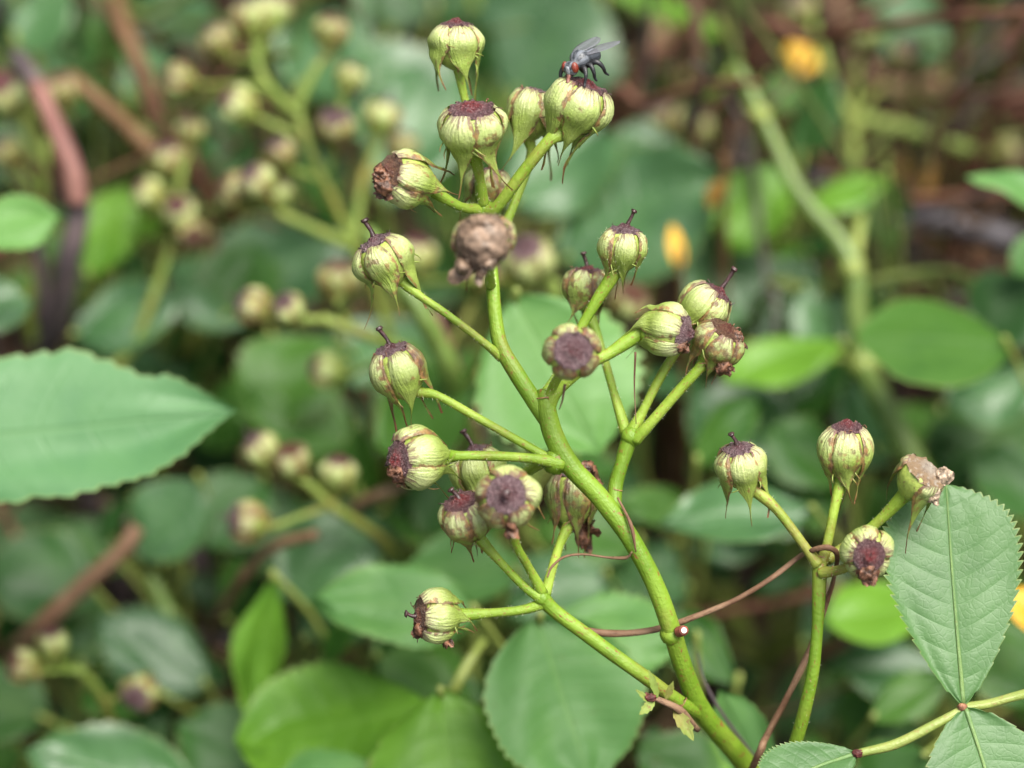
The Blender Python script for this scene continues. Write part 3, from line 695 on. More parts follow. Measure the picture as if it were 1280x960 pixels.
    for k, (b, t, w) in enumerate((((818, 876, -.2), (800, 893, -.3), 12), ((822, 872, -.2), (812, 838, -.3), 10), ((842, 886, 0), (868, 925, -.1), 18), ((815, 880, -.2), (796, 862, -.3), 8), ((832, 874, -.1), (842, 852, -.2), 9))):
        v, f, uv = leaf_geo(P(*b), P(*t), D(.2, .3, 1), px2cm(w), 4, .3, .8, .8, 12, 3, .3, .1, 0, 4, k)
        wpart('bract', v, f, M['pedicel_dull'], S, uv)
    # dry stipule strip running down the main stem
    v, f, uv = tube_geo([P(772, 622, -.02), P(788, 655, -.16), P(795, 690, -.16)], [.012, .026, .008], 6, 6, .6, 7); wpart('dry_stipule', v, f, M['twig_brown'], S, uv)
    # hanging dry threads
    for k, pts in enumerate((((794, 440, -.1), (793, 480, .0), (795, 530, .1)), ((706, 480, -.6), (703, 500, -.6), (699, 512, -.6)))):
        v, f, uv = tube_geo([P(*q) for q in pts], [.016, .009, .005], 5, 5, .5, k); wpart('dry_thread', v, f, M['twig_brown'], S, uv)
    hairs_done(S)
main_spray()

# ------------------------------------------------------------------ the smaller sharp spray on the right
def right_spray():
    base = P(960, 1010, 1.2); gnd = to_ground(base, (2, 4))
    S = root('rose_spray', 'small sharp rose spray of four hips in front of the toothed leaf', 'rose spray', gnd[-1], 'rose sprays with spent flowers')
    r = lambda w: px2cm(w) / 2
    main = list(reversed(gnd)) + [base, P(988, 945, .8), P(1004, 895, .5), P(1016, 840, .3), P(1022, 780, .2), P(1025, 702, .15)]
    stem(S, 'main_stem', main, [r(24)] * 4 + [r(17), r(17), r(16), r(15), r(20)], 'stem', 14, 8, .06, 8, 60)
    def H(cx, cy, d, ax, sz, path, w, **kw):
        c = P(cx, cy, d); axv = D(*ax); size = px2cm(sz) / 2
        hip(S, c, axv, size, **kw)
        lp = P(*path[-1]); pd = (c - lp).normalized(); bd = (axv * .45 + pd * .65).normalized()
        pts = [P(*q) for q in path] + [c - bd * size * 1.06, c - bd * size * 0.72]
        stem(S, 'pedicel', pts, [r(w) * 1.1] + [r(w) * .82] * (len(pts) - 3) + [r(w) * 1.2, r(w) * 1.75], 'pedicel', 12, 7, .07, kw['seed'], 60)
    H(927, 582, .1, (-.22, .88, .40), 66, [(1023, 706, .12), (1008, 686, .1), (972, 638, .1)], 15, kind='purple', th0=31, spin=.3, hgt=.16, style=.55, style_dir=D(-.45, .85, .25), brown=1, flare=.2, tipl=(.9, 1.4), leave=(120, 150), seed=51, hairs=60)
    H(1057, 563, .15, (.0, .96, .28), 66, [(1027, 705, .15), (1034, 680, .15), (1044, 630, .15)], 15, kind='red', th0=31, spin=.1, hgt=.2, brown=1, flare=.3, tipl=(.4, .9), leave=(130, 155), seed=52)
    H(1150, 598, -.1, (.45, .60, .45), 64, [(1032, 700, .3), (1065, 678, .3), (1100, 650, .2)], 16, kind='straw', th0=62, spin=.6, hgt=.22, rough=.15, brown=1, flare=.1, tipl=(.9, 1.3), leave=(100, 115), seed=53,
      lump=[(D(.95, .1, .3) * 1.0, (.28, .26, .28)), (D(.5, -.65, .4) * 1.0, (.22, .2, .30))], lumpmat='withered_pale', lobes=0, miss=(0, 2), droop=1.6)
    H(1083, 690, -.45, (.0, -.14, .98), 64, [(1026, 716, .1), (1042, 714, .0), (1058, 709, -.1)], 15, kind='red', th0=37, spin=.2, hgt=.26, brown=0, flare=.2, tipl=(.3, .5), leave=(140, 160), seed=54, lobes=0,
      lump=[(D(-.02, -.85, .62) * .98, (.34, .28, .34))])
    for (x, y, d, w, ax) in ((1018, 700, .12, 15, (-.7, .7, 0)), (1028, 696, .15, 15, (.2, 1, 0)), (1040, 714, .02, 15, (1, -.1, .1))):
        collar(S, P(x, y, d), r(w) * .95, D(*ax), 'node_red', .15)
    hairs_done(S)
right_spray()

# ------------------------------------------------------------------ the sharp rose leaf, lower right
def rose_leaf():
    end = P(1330, 855, .3); gnd = to_ground(P(1420, 900, 3), (3, 4))
    S = root('rose_leaf', 'sharp compound rose leaf with finely toothed leaflets, bottom right corner', 'leaf', gnd[-1])
    r = lambda w: px2cm(w) / 2
    stem(S, 'rachis', list(reversed(gnd)) + [P(1380, 860, 1.5), P(1330, 857, .5), P(1275, 869, .1), P(1235, 880, .05), P(1205, 884, .0)], [r(18)] * 5 + [r(13), r(12), r(12), r(12)], 'petiole', 10, 7, .08, 3)
    stem(S, 'rachis', [P(1205, 886, .0), P(1170, 905, -.05), P(1120, 930, -.05), P(1072, 942, -.05)], [r(11), r(12), r(13), r(11)], 'petiole', 10, 7, .08, 4)
    v, f = lump_geo(P(1072, 942, -.08), r(11), r(8), r(9), 2, .6); wpart('node_scar', v, f, M['wither_red'], S)
    v, f = lump_geo(P(1203, 884, -.05), r(10), r(7), r(9), 3, .5); wpart('node_scar', v, f, M['node_red'], S)
    specs = [
        # base, tip, width px, normal, bend
        ((1204, 880, -.02), (1184, 604, .45), 176, (.03, .22, 1), -.005, 31, (1.02, .66)),
        ((1207, 886, -.05), (1262, 1085, -.5), 190, (.12, .42, 1), -.02, 32, (.85, .72)),
        ((1070, 942, -.05), (955, 990, -.5), 96, (.02, .75, .8), .03, 33, (.9, .72)),
    ]
    for (b, t, w, n, bd, sd, pq) in specs:
        v, f, uv = leaf_geo(P(*b), P(*t), D(*n), px2cm(w), 26, .10, pq[0], pq[1], 26 * 6, 24, .06, .03, .0045, 9, sd, .36, .035, bd, tfwd=.5)
        lf = wpart('leaflet', v, f, M['leaf_fg'], S, uv)
        # raised midrib
        m = 49; mid = [v[i * m + 24] for i in range(0, 157, 12)]
        n_ = D(*n)
        vv, ff, uu = tube_geo([p + n_ * 0.004 for p in mid], [r(7), r(5), r(4), r(3), r(1.5)], 6, 2, .1, sd); wpart('midrib', vv, ff, M['midrib'], S, uu, lf)
rose_leaf()

# ------------------------------------------------------------------ dry tendril winding between the two sprays
def tendril():
    r = lambda w: px2cm(w) / 2
    pts = [(684, 740, .16), (694, 762, .28), (716, 783, .45), (760, 792, .5), (815, 788, .5), (860, 774, .45), (915, 752, .4), (965, 722, .35), (998, 697, .35), (1015, 688, .05), (1034, 684, -.05), (1046, 692, .0), (1044, 716, .3), (1034, 750, .55),
           (1012, 812, .7), (985, 870, .8), (958, 920, .9), (938, 965, 1.1)]
    gnd = to_ground(P(930, 1000, 1.5), (-2, 5))
    S = root('dry_tendril', 'thin dry brown tendril sagging between the two sharp rose sprays', 'tendril', gnd[-1])
    V, F, UV = tube_geo([P(*q) for q in pts] + gnd, [r(4), r(6), r(9), r(10), r(8), r(9), r(7), r(7), r(6), r(7), r(8), r(7), r(5), r(7), r(8), r(9), r(8), r(9), r(9), r(9), r(9)], 9, 7, .35, 4)
    wpart('vine', V, F, M['twig_brown'], S, UV)
    S2 = root('dry_twig', 'short curled dry twig caught across the lower pedicels of the large spray', 'twig', P(682, 715, -.1))
    V, F, UV = tube_geo([P(q[0], q[1], q[2]) for q in ((684, 722, -.02), (690, 708, -.0), (706, 696, .12), (730, 693, .15), (760, 697, .12), (783, 697, .0), (790, 690, -.1))], [r(2), r(4), r(3), r(2.5), r(3), r(4), r(2)], 7, 6, .5, 9)
    wpart('twig', V, F, M['twig_brown'], S2, UV)
tendril()

# ------------------------------------------------------------------ fly
def fly():
    fw = D(-.66, -.40, .62); up0 = D(-.25, .85, .45)
    up = (up0 - fw * up0.dot(fw)).normalized(); lf = up.cross(fw)
    c = P(729, 75, -.12)
    k = 0.275                                             # half body length in cm
    S = root('fly', 'grey fly with red eyes and smoky wings feeding on a hip', 'fly', c)
    W = lambda x, y, z: c + (fw * x + lf * y + up * z) * k
    # body, one surface of revolution: abdomen, waist, thorax, neck, head
    m = NT('fly_body'); u, v = m.uv(); ob = m.coord().outputs['Object']
    stripe = m.step(m.math('SINE', m.math('MULTIPLY', u, 6.283 * 7)), -.1, .5)
    col = m.mix(stripe, (0.025, 0.028, 0.034), (0.13, 0.14, 0.16))
    col = m.mix(m.step(m.noise(ob, 30, 3), .45, .65), col, (0.10, 0.105, 0.115))
    bm_ = m.done(col, .45, m.bump(m.noise(ob, 60, 2), .4, .01))
    prof_ = [(-1.0, .02, .02), (-.96, .16, -.02), (-.8, .31, -.02), (-.55, .38, .0), (-.3, .33, .03), (-.18, .29, .06), (-.05, .36, .10), (.15, .44, .12), (.38, .42, .10), (.55, .28, .04), (.62, .16, .0), (.68, .22, -.04), (.78, .33, -.08), (.92, .33, -.11), (1.02, .22, -.14), (1.06, .03, -.15)]
    V, F, UV = [], [], []; seg = 20
    for i, (x, r_, z) in enumerate(prof_):
        for q in range(seg):
            a = 2 * math.pi * q / seg
            wide = 1.18 if x > .65 else 1.0
            V.append(W(x, math.cos(a) * r_ * wide, z + math.sin(a) * r_ * .92)); UV.append((q / seg, i / len(prof_)))
    for i in range(len(prof_) - 1):
        for q in range(seg):
            q2 = (q + 1) % seg; F.append((i*seg+q, i*seg+q2, (i+1)*seg+q2, (i+1)*seg+q))
    F.append(tuple(reversed(range(seg)))); F.append(tuple((len(prof_)-1)*seg + q for q in range(seg)))
    wpart('body', V, F, bm_, S, UV)
    eye = simple('fly_eye_red', (0.16, 0.025, 0.012), .35, .5, 60, .35, .5, .01)
    for s in (-1, 1):
        V, F = lump_geo((0, 0, 0), .17, .15, .25, 1, .0, 14, 10)
        V = [W(.86 + p.x, s * .27 + p.y, -.04 + p.z) for p in V]
        wpart('eye', V, F, eye, S)
    pale = simple('fly_face_pale', (0.20, 0.21, 0.22), .5, .4, 30, .2)
    V, F = lump_geo((0, 0, 0), .07, .12, .2, 1, .1, 10, 8); wpart('face', [W(1.03 + p.x, p.y, -.13 + p.z) for p in V], F, pale, S)
    dark = simple('fly_leg_dark', (0.014, 0.014, 0.016), .45, .5, 20, .3)
    prob = simple('fly_mouth', (0.20, 0.08, 0.06), .5)
    V, F, UV = tube_geo([W(1.0, 0, -.30), W(1.12, .0, -.5), W(1.22, .03, -.62)], [.028, .02, .028], 7, 4, .1); wpart('proboscis', V, F, prob, S, UV)
    # wings
    wm = NT('fly_wing'); u, v = wm.uv()
    ve = wm.step(wm.math('ABSOLUTE', wm.math('SUBTRACT', wm.math('FRACT', wm.math('MULTIPLY', wm.math('ADD', u, wm.math('MULTIPLY', v, .25)), 4.0)), .5)), .06, .0)
    colw = wm.mix(ve, (0.22, 0.22, 0.25), (0.05, 0.045, 0.045))
    wmat = wm.done(colw, .22, None,   .2, (0.4, 0.4, 0.42), .7, alpha=wm.math('ADD', .45, wm.math('MULTIPLY', ve, .28)))
    for s in (-1, 1):
        b = Vector((.12, s * .36, .32)); t = Vector((-1.75, s * .66, .30 + (.10 if s < 0 else 0))); V, F, UV = [], [], []
        ax = (t - b); L = ax.length; ax = ax.normalized(); sd = Vector((0, s, 0)) - ax * ax.dot(Vector((0, s, 0))); sd.normalize(); nn = ax.cross(sd)
        nu, nvv = 16, 6
        for i in range(nu + 1):
            f = i / nu; w = (.12 + .80 * math.sin(math.pi * min(1, f * .93 + .03)) ** .8) * (1 - .0 * f)
            if f > .9: w *= math.sqrt(max(0, 1 - ((f - .9) / .1) ** 2)) * .98 + .02
            for j in range(nvv + 1):
                g = j / nvv; q = b + ax * (L * f) + sd * (w * (g * 1.0 - .62)) + nn * (.05 * math.sin(g * 9) * .3)
                V.append(W(q.x, q.y, q.z)); UV.append((g, f))
        for i in range(nu):
            for j in range(nvv): F.append((i*(nvv+1)+j, i*(nvv+1)+j+1, (i+1)*(nvv+1)+j+1, (i+1)*(nvv+1)+j))
        w_ = wpart('wing', V, F, wmat, S, UV)
        sm = w_.modifiers.new('thickness', 'SOLIDIFY'); sm.thickness = .003
    # legs
    for s in (-1, 1):
        for i, (x0, x1, x2) in enumerate(((.42, .75, .95), (.18, .25, .15), (-.05, -.35, -.62))):
            V, F, UV = tube_geo([W(x0, s * .2, -.22), W((x0 + x1) / 2, s * .55, -.12), W(x1, s * .72, -.38), W((x1 + x2) / 2, s * .68, -.68), W(x2, s * .72, -.84)], [.03, .032, .024, .018, .012], 7, 5, .1, i)
            wpart('leg', V, F, dark, S, UV)
fly()

# ------------------------------------------------------------------ blurred rose sprays behind
PROTO = []
def bg_proto():
    for k, (kind, th0, brown, fl) in enumerate((('purple', 38, 1, .3), ('brown', 42, 2, .4), ('red', 36, 0, .6), ('purple', 44, 2, .2))):
        d = dict(kind=kind, th0=th0, brown=brown, flare=fl)
        T = root('proto', 'x', 'x', (0, 0, 0))
        o = hip(T, Vector((0, 0, 0)), Vector((0, 0, 1)), 1.0, hgt=.16, seed=70 + k, tipl=(.5, 1.0), leave=(115, 150), droop=0.0, style=.5 if k in (0, 3) else None, **d)
        chs = [(c.name.split('.')[0], c.data) for c in o.children]
        PROTO.append((o.data, chs))
        for c in list(o.children): bpy.data.objects.remove(c)
        bpy.data.objects.remove(o); ORG.pop(T.name, None); bpy.data.objects.remove(T)
bg_proto()
def bg_hip(rootobj, c, ax, size, k, spin):
    me, chs = PROTO[k % len(PROTO)]
    ax = ax.normalized(); x = ax.orthogonal().normalized(); y = ax.cross(x)
    mat = Matrix.Translation(c - ORG[rootobj.name]) @ Matrix((x, y, ax)).transposed().to_4x4() @ Matrix.Rotation(spin, 4, 'Z') @ Matrix.Scale(size, 4)
    o = part('rose_hip', me, rootobj, mat)
    for nm, d in chs: part(nm, d, o)
    return o
def bg_spray(label, stems, hips, seed=0, gl=(2, 3), stemmat='pedicel_dull', dz=2.2):
    """stems: list of ([(px,py,d)...], width px); the first runs down to the soil. hips: (px,py,d, axis, size px, (node px,py,d))"""
    stems = [([(a, b, d + dz) for a, b, d in pts], w) for pts, w in stems]
    hips = [(x, y, d + dz, ax, sz, (nd[0], nd[1], nd[2] + dz)) for x, y, d, ax, sz, nd in hips]
    p0 = P(*stems[0][0][0]); gnd = to_ground(p0, gl)
    S = root('rose_spray', label, 'rose spray', gnd[-1], 'rose sprays with spent flowers')
    for i, (pts, w) in enumerate(stems):
        q = [P(*t) for t in pts]
        if i == 0: q = list(reversed(gnd)) + q
        d = pts[0][2]
        stem(S, 'main_stem' if i == 0 else 'branch', q, [px2cm(w * 1.15, d) / 2, px2cm(w, d) / 2, px2cm(w * .9, d) / 2], 'stem_pale' if i == 0 and stemmat == 'stem_pale' else stemmat, 9, 5, .1, seed + i)
    for i, (x, y, d, ax, sz, nd) in enumerate(hips):
        c = P(x, y, d); a = D(*ax); s = px2cm(sz * (.82 + .16 * ((i * 7 + seed * 3) % 5) / 4), d) / 2
        bg_hip(S, c, a, s, seed + i, i * 1.3)
        b = hip_base(c, a, s)
        n0 = P(*nd)
        stem(S, 'pedicel', [n0, n0.lerp(b, .5) - a * s * .1, b - a * s * .3, b + a * s * .2], [px2cm(9, d) / 2, px2cm(8, d) / 2, px2cm(9, d) / 2, px2cm(14, d) / 2], 'pedicel_dull', 8, 4, .1, seed * 3 + i)
    return S
bg_spray('large blurred rose spray behind, many hips fanned out at upper left', [
    ([(500, 470, 9), (470, 370, 8), (440, 305, 7.5), (418, 255, 7.2), (395, 205, 7), (378, 160, 7), (372, 130, 7)], 12),
    ([(440, 308, 7.5), (400, 290, 7.2), (345, 265, 7)], 13),
    ([(372, 135, 7), (385, 105, 7), (398, 80, 7)], 12),
    ([(372, 140, 7), (345, 120, 7.2), (325, 90, 7.5), (318, 55, 7.5)], 12),
    ([(440, 305, 7.6), (450, 250, 7.8), (455, 215, 8)], 12)],
   [(414, 38, 7, (.15, .95, .2), 46, (396, 84, 7)), (437, 96, 7.4, (.3, .9, .2), 44, (410, 190, 7)), (420, 157, 6.6, (.0, .7, .7), 50, (412, 215, 7)),
    (478, 146, 8, (.2, .95, .1), 46, (455, 220, 8)), (502, 182, 8.4, (.3, .9, .1), 46, (456, 220, 8)), (298, 132, 6.8, (-.75, .45, .4), 50, (370, 170, 7)),
    (352, 190, 6.8, (-.4, .7, .4), 46, (400, 225, 7.1)), (322, 228, 6.6, (-.5, .6, .5), 50, (348, 266, 7)), (292, 238, 7, (-.8, .4, .3), 44, (346, 265, 7)), (345, 240, 7.2, (.1, .8, .4), 44, (350, 268, 7)),
    (272, 50, 7.8, (-.5, .8, .2), 44, (320, 75, 7.5)), (312, 22, 8, (-.1, .9, .2), 56, (320, 70, 7.5)), (222, 100, 7.8, (-.9, .2, .3), 46, (335, 108, 7.3)), (340, 15, 8.2, (.3, .9, .2), 46, (322, 75, 7.5))], 1)
bg_spray('blurred rose spray at far upper left, on a thin stem behind the pink cane', [
    ([(150, 480, 8.5), (168, 435, 8.2), (192, 370, 8), (214, 305, 8), (222, 260, 8), (228, 205, 8)], 12)],
   [(186, 243, 8, (-.7, .6, .3), 46, (220, 275, 8)), (210, 200, 8.2, (-.3, .9, .3), 46, (224, 245, 8)), (237, 163, 8.4, (.1, .95, .2), 42, (228, 215, 8)), (240, 292, 7.6, (.3, -.4, .8), 42, (214, 305, 8)), (225, 265, 7.6, (-.1, .5, .8), 42, (218, 285, 8))], 2)
bg_spray('blurred rose spray with a pair of pale hips on a bent stalk, left of centre', [
    ([(560, 520, 8), (520, 450, 6.5), (480, 428, 5.6), (440, 412, 5.4), (400, 398, 5.3)], 15)],
   [(316, 383, 5.2, (-.85, .4, .3), 48, (402, 399, 5.3)), (360, 386, 5.0, (-.3, .6, .7), 46, (404, 400, 5.3)), (424, 350, 5.6, (.0, .95, .3), 56, (440, 412, 5.4)), (408, 462, 6.2, (-.85, .2, .3), 54, (500, 440, 6)), (600, 345, 7.5, (.2, .9, .2), 50, (540, 480, 7.2))], 3)
bg_spray('blurred rose spray of four hips at left, under the pale serrated leaf tip', [
    ([(560, 760, 7.5), (490, 685, 6), (450, 655, 5.4), (412, 632, 5.1)], 14),
    ([(412, 632, 5.1), (385, 605, 4.9)], 13)],
   [(327, 562, 5, (-.55, .75, .3), 50, (386, 606, 4.9)), (364, 575, 4.9, (-.2, .8, .5), 46, (390, 610, 4.9)), (422, 592, 5.1, (.1, .95, .3), 52, (416, 640, 5.1)), (309, 652, 4.8, (-.9, .2, .4), 54, (410, 634, 5.1))], 4)
bg_spray('small blurred rose spray at the lower left edge beside a brown twig', [
    ([(170, 1000, 10), (140, 905, 9), (120, 860, 8.4), (95, 835, 8)], 14)],
   [(28, 832, 8, (-.8, .3, .5), 52, (98, 838, 8)), (66, 803, 8.2, (-.1, .9, .4), 42, (104, 842, 8)), (175, 866, 8.4, (-.3, -.3, .9), 46, (128, 880, 8.7))], 5, dz=-1.0)
bg_spray('blurred rose spray at upper right, long stalks meeting at one node', [
    ([(1085, 420, 13), (1075, 330, 12.4), (1068, 240, 12), (1066, 150, 12)], 17),
    ([(1066, 150, 12), (1040, 110, 12.2), (1025, 60, 12.5), (1010, 20, 12.8)], 15),
    ([(1066, 150, 12), (1120, 158, 12), (1180, 178, 12), (1235, 195, 12)], 18)],
   [(1080, 38, 12, (.1, .6, .8), 46, (1066, 145, 12)), (1131, 66, 12, (.3, .5, .8), 42, (1070, 148, 12)), (998, 10, 12.6, (-.2, .7, .6), 44, (1028, 70, 12.5)), (1262, 190, 12.2, (.9, .2, .3), 40, (1215, 190, 12))], 6)
bg_spray('two dull blurred hips above the broad blue-green leaf, top right of centre', [
    ([(880, 330, 15), (868, 260, 14), (856, 200, 13.5), (850, 185, 13.4)], 13)],
   [(828, 148, 13.2, (-.3, .8, .4), 50, (850, 192, 13.4)), (866, 158, 13.4, (.2, .8, .4), 46, (852, 194, 13.4)), (842, 92, 14, (-.1, .9, .3), 50, (850, 190, 13.4))], 7)
bg_spray('blurred pale hips on a pinkish stalk between the upper hips of the sharp spray', [
    ([(720, 620, 8), (705, 480, 6.5), (698, 400, 6), (694, 350, 5.8)], 13),
    ([(705, 470, 6.4), (745, 420, 6.2), (772, 398, 6)], 13)],
   [(662, 325, 5.4, (-.2, .6, .7), 62, (695, 370, 5.8)), (786, 376, 5.8, (.3, .6, .7), 56, (768, 400, 6)), (520, 320, 8, (.1, .9, .3), 50, (694, 352, 5.8))], 8)
bg_spray('blurred hips at the left edge beside the pink cane', [
    ([(40, 420, 9.5), (48, 330, 9), (52, 240, 8.6), (58, 175, 8.4)], 14)],
   [(75, 112, 8.2, (-.1, .9, .4), 50, (58, 178, 8.4)), (8, 115, 8.2, (-.2, .5, .85), 58, (54, 220, 8.5)), (8, 190, 8.6, (-.5, .7, .4), 46, (52, 250, 8.6))], 9)

# ------------------------------------------------------------------ canes, dead stems, branches
def cane(name, label, cat, pts, w, mat, seed=0, extra=(), gl=(1, 2), nodes=(), group=None, ground_end=True):
    q = [P(*t) for t in pts]; gnd = to_ground(q[0], gl) if ground_end else [q[0]]
    S = root(name, label, cat, gnd[-1], group)
    full = (list(reversed(gnd)) if ground_end else []) + q
    d = pts[0][2]
    rad = [px2cm(x, d) / 2 for x in (w if isinstance(w, (list, tuple)) else [w * 1.1, w, w, w * .9])]
    stem(S, 'cane' if cat == 'cane' else 'stalk', full, rad, mat, 12, 8, .12, seed)
    for (x, y, dd, ww, ax) in nodes:
        v, f = lump_geo(P(x, y, dd), px2cm(ww, dd) / 2, px2cm(ww, dd) / 2, px2cm(ww, dd) / 2.2, seed, .15); wpart('node', v, f, M['petiole'], S)
    for i, (pp, ww, mm) in enumerate(extra):
        stem(S, 'side_stalk', [P(*t) for t in pp], [px2cm(ww, d) / 2, px2cm(ww, d) / 2 * .85], mm, 9, 6, .12, seed + 5 + i)
    return S
cane('rose_cane', 'thick pale green jointed cane at right, zigzagging down behind the sharp spray', 'cane',
     [(1185, 680, 9.6), (1142, 575, 9.2), (1104, 508, 9.4), (1079, 455, 10), (1071, 395, 10), (1068, 340, 10), (1048, 300, 10.1), (1005, 250, 10.2), (985, 215, 10.3), (955, 150, 10.5), (920, 80, 10.8)], [34, 33, 31, 29, 27, 24, 19, 15], 'stem_pale', 3,
     nodes=((1080, 457, 10, 36, 0), (1066, 335, 10, 31, 0), (950, 145, 10.5, 27, 0)),
     extra=(([(1079, 455, 10), (1010, 440, 10.5), (930, 430, 11)], 12, 'petiole'), ([(1066, 335, 10), (1074, 290, 10.4), (1078, 240, 10.8)], 16, 'petiole'), ([(920, 82, 10.8), (900, 110, 11), (880, 125, 11.3)], 15, 'petiole')))
cane('fallen_branch', 'dark grey branch lying across the brown litter at upper right', 'branch', [(1330, 335, 13), (1280, 305, 13), (1220, 288, 13), (1150, 268, 13.3), (1090, 245, 13.8), (1010, 225, 15)], [34, 34, 36, 34, 30, 24], 'twig_dark', 5, gl=(10, 2))
cane('bark_cane', 'pinkish brown weathered cane bending down the left edge', 'cane', [(60, 470, 12), (72, 400, 10.5), (85, 330, 9.6), (97, 270, 9.3), (92, 215, 9.2), (72, 165, 9.3), (48, 110, 9.6), (20, 70, 10.2)], [32, 32, 30, 28, 26, 24, 20], 'bark_grey', 6,
     extra=(([(97, 255, 9.05), (90, 210, 8.95), (70, 162, 9.05), (46, 106, 9.4)], 26, 'bark_pink'), ([(62, 460, 11.5), (50, 330, 10.6), (40, 250, 10.2)], 16, 'bark_grey')))
cane('dead_stem', 'tan dead stem slanting behind the upper left hips', 'stem', [(300, 290, 14), (212, 208, 11), (160, 160, 10.6), (110, 115, 10.4), (85, 95, 10.5)], [20, 20, 21, 22, 20, 17], 'twig_tan', 7, extra=(([(205, 200, 11), (180, 100, 12), (150, 20, 12.5), (140, -40, 13)], 22, 'twig_tan'),))
cane('dead_stem', 'brown dead twig slanting up at lower left below the pale leaf', 'stem', [(20, 830, 12), (38, 795, 9), (90, 745, 8.6), (150, 690, 8.4), (172, 660, 8.5)], [24, 24, 23, 22, 18], 'twig_brown', 8)
cane('dead_stem', 'thin brown stalk behind the lone lower left hip of the blurred four', 'stem', [(260, 820, 12), (292, 740, 8.6), (318, 705, 8), (350, 680, 7.4), (395, 668, 7)], [15, 14, 13, 12], 'twig_brown', 9)
cane('dead_stem', 'grey-brown dry stalk crossing behind the centre left pedicels', 'stem', [(400, 760, 12), (440, 640, 8.5), (520, 600, 8), (600, 520, 7.8), (640, 470, 8)], [15, 14, 13, 12, 10], 'twig_brown', 10)
cane('green_stalk', 'pale green stalk behind the upper left pedicel of the sharp spray', 'stalk', [(600, 620, 9), (566, 480, 7), (548, 430, 6.6), (520, 380, 6.4), (490, 340, 6.6), (460, 290, 7)], [26, 26, 25, 24, 20], 'stem_pale', 11)
cane('green_stalk', 'short bright green stalk standing in the lower left gap', 'stalk', [(240, 870, 12), (220, 795, 9.6), (204, 755, 9.4), (186, 715, 9.4)], [26, 25, 24, 22, 16], 'stem_pale', 12)
cane('dead_stem', 'pinkish dry stalk beside the pale green stalk, centre', 'stem', [(600, 560, 10), (575, 480, 8.4), (555, 430, 8), (540, 390, 8)], [18, 18, 17, 14], 'bark_pink', 13)
cane('dead_stem', 'thin dark stalk rising beside the foot of the main stem', 'stem', [(965, 980, 3), (945, 950, 2.6), (905, 895, 2.2), (880, 850, 2.2), (872, 815, 2.4)], [7, 7, 6, 4, 1.5], 'bark_grey', 14)
cane('dead_stem', 'olive stalk rising between the lower pale leaves', 'stem', [(480, 960, 8), (555, 880, 5.2), (585, 830, 5), (605, 800, 5.4)], [16, 16, 15, 10], 'petiole', 15)
for k, (pts, w, mt, lb) in enumerate((
    ([(1300, 40, 22), (1230, 60, 21), (1150, 130, 21), (1080, 190, 22)], 30, 'bark_red', 'reddish dead stem sloping through the litter at the top right corner'),
    ([(1290, 130, 20), (1235, 155, 20), (1190, 215, 20.5), (1150, 330, 22)], 40, 'bark_red', 'thick red-brown rotten stem along the right edge above the dark branch'),
    ([(1180, 120, 20), (1120, 110, 20), (1060, 60, 20.5), (1040, -30, 21)], 22, 'twig_brown', 'brown stem in the litter behind the upper right hips'),
    ([(280, 60, 16), (330, 40, 15), (380, -30, 16)], 30, 'bark_red', 'red-brown dead stem near the top edge at upper left'),
    ([(800, 180, 19), (790, 110, 18), (830, 30, 18), (850, -30, 19)], 22, 'twig_brown', 'brown stem standing behind the fly'),
    ([(120, 640, 14), (180, 660, 12), (240, 690, 12), (270, 780, 13)], 22, 'bark_grey', 'grey-brown stem under the pale serrated leaf'),
    ([(180, 830, 14), (240, 800, 11.5), (300, 790, 11.5), (300, 700, 12)], 20, 'bark_grey', 'forked grey stem in the dark lower left gap'))):
    cane('dead_stem', lb, 'stem', pts, w, mt, 20 + k)

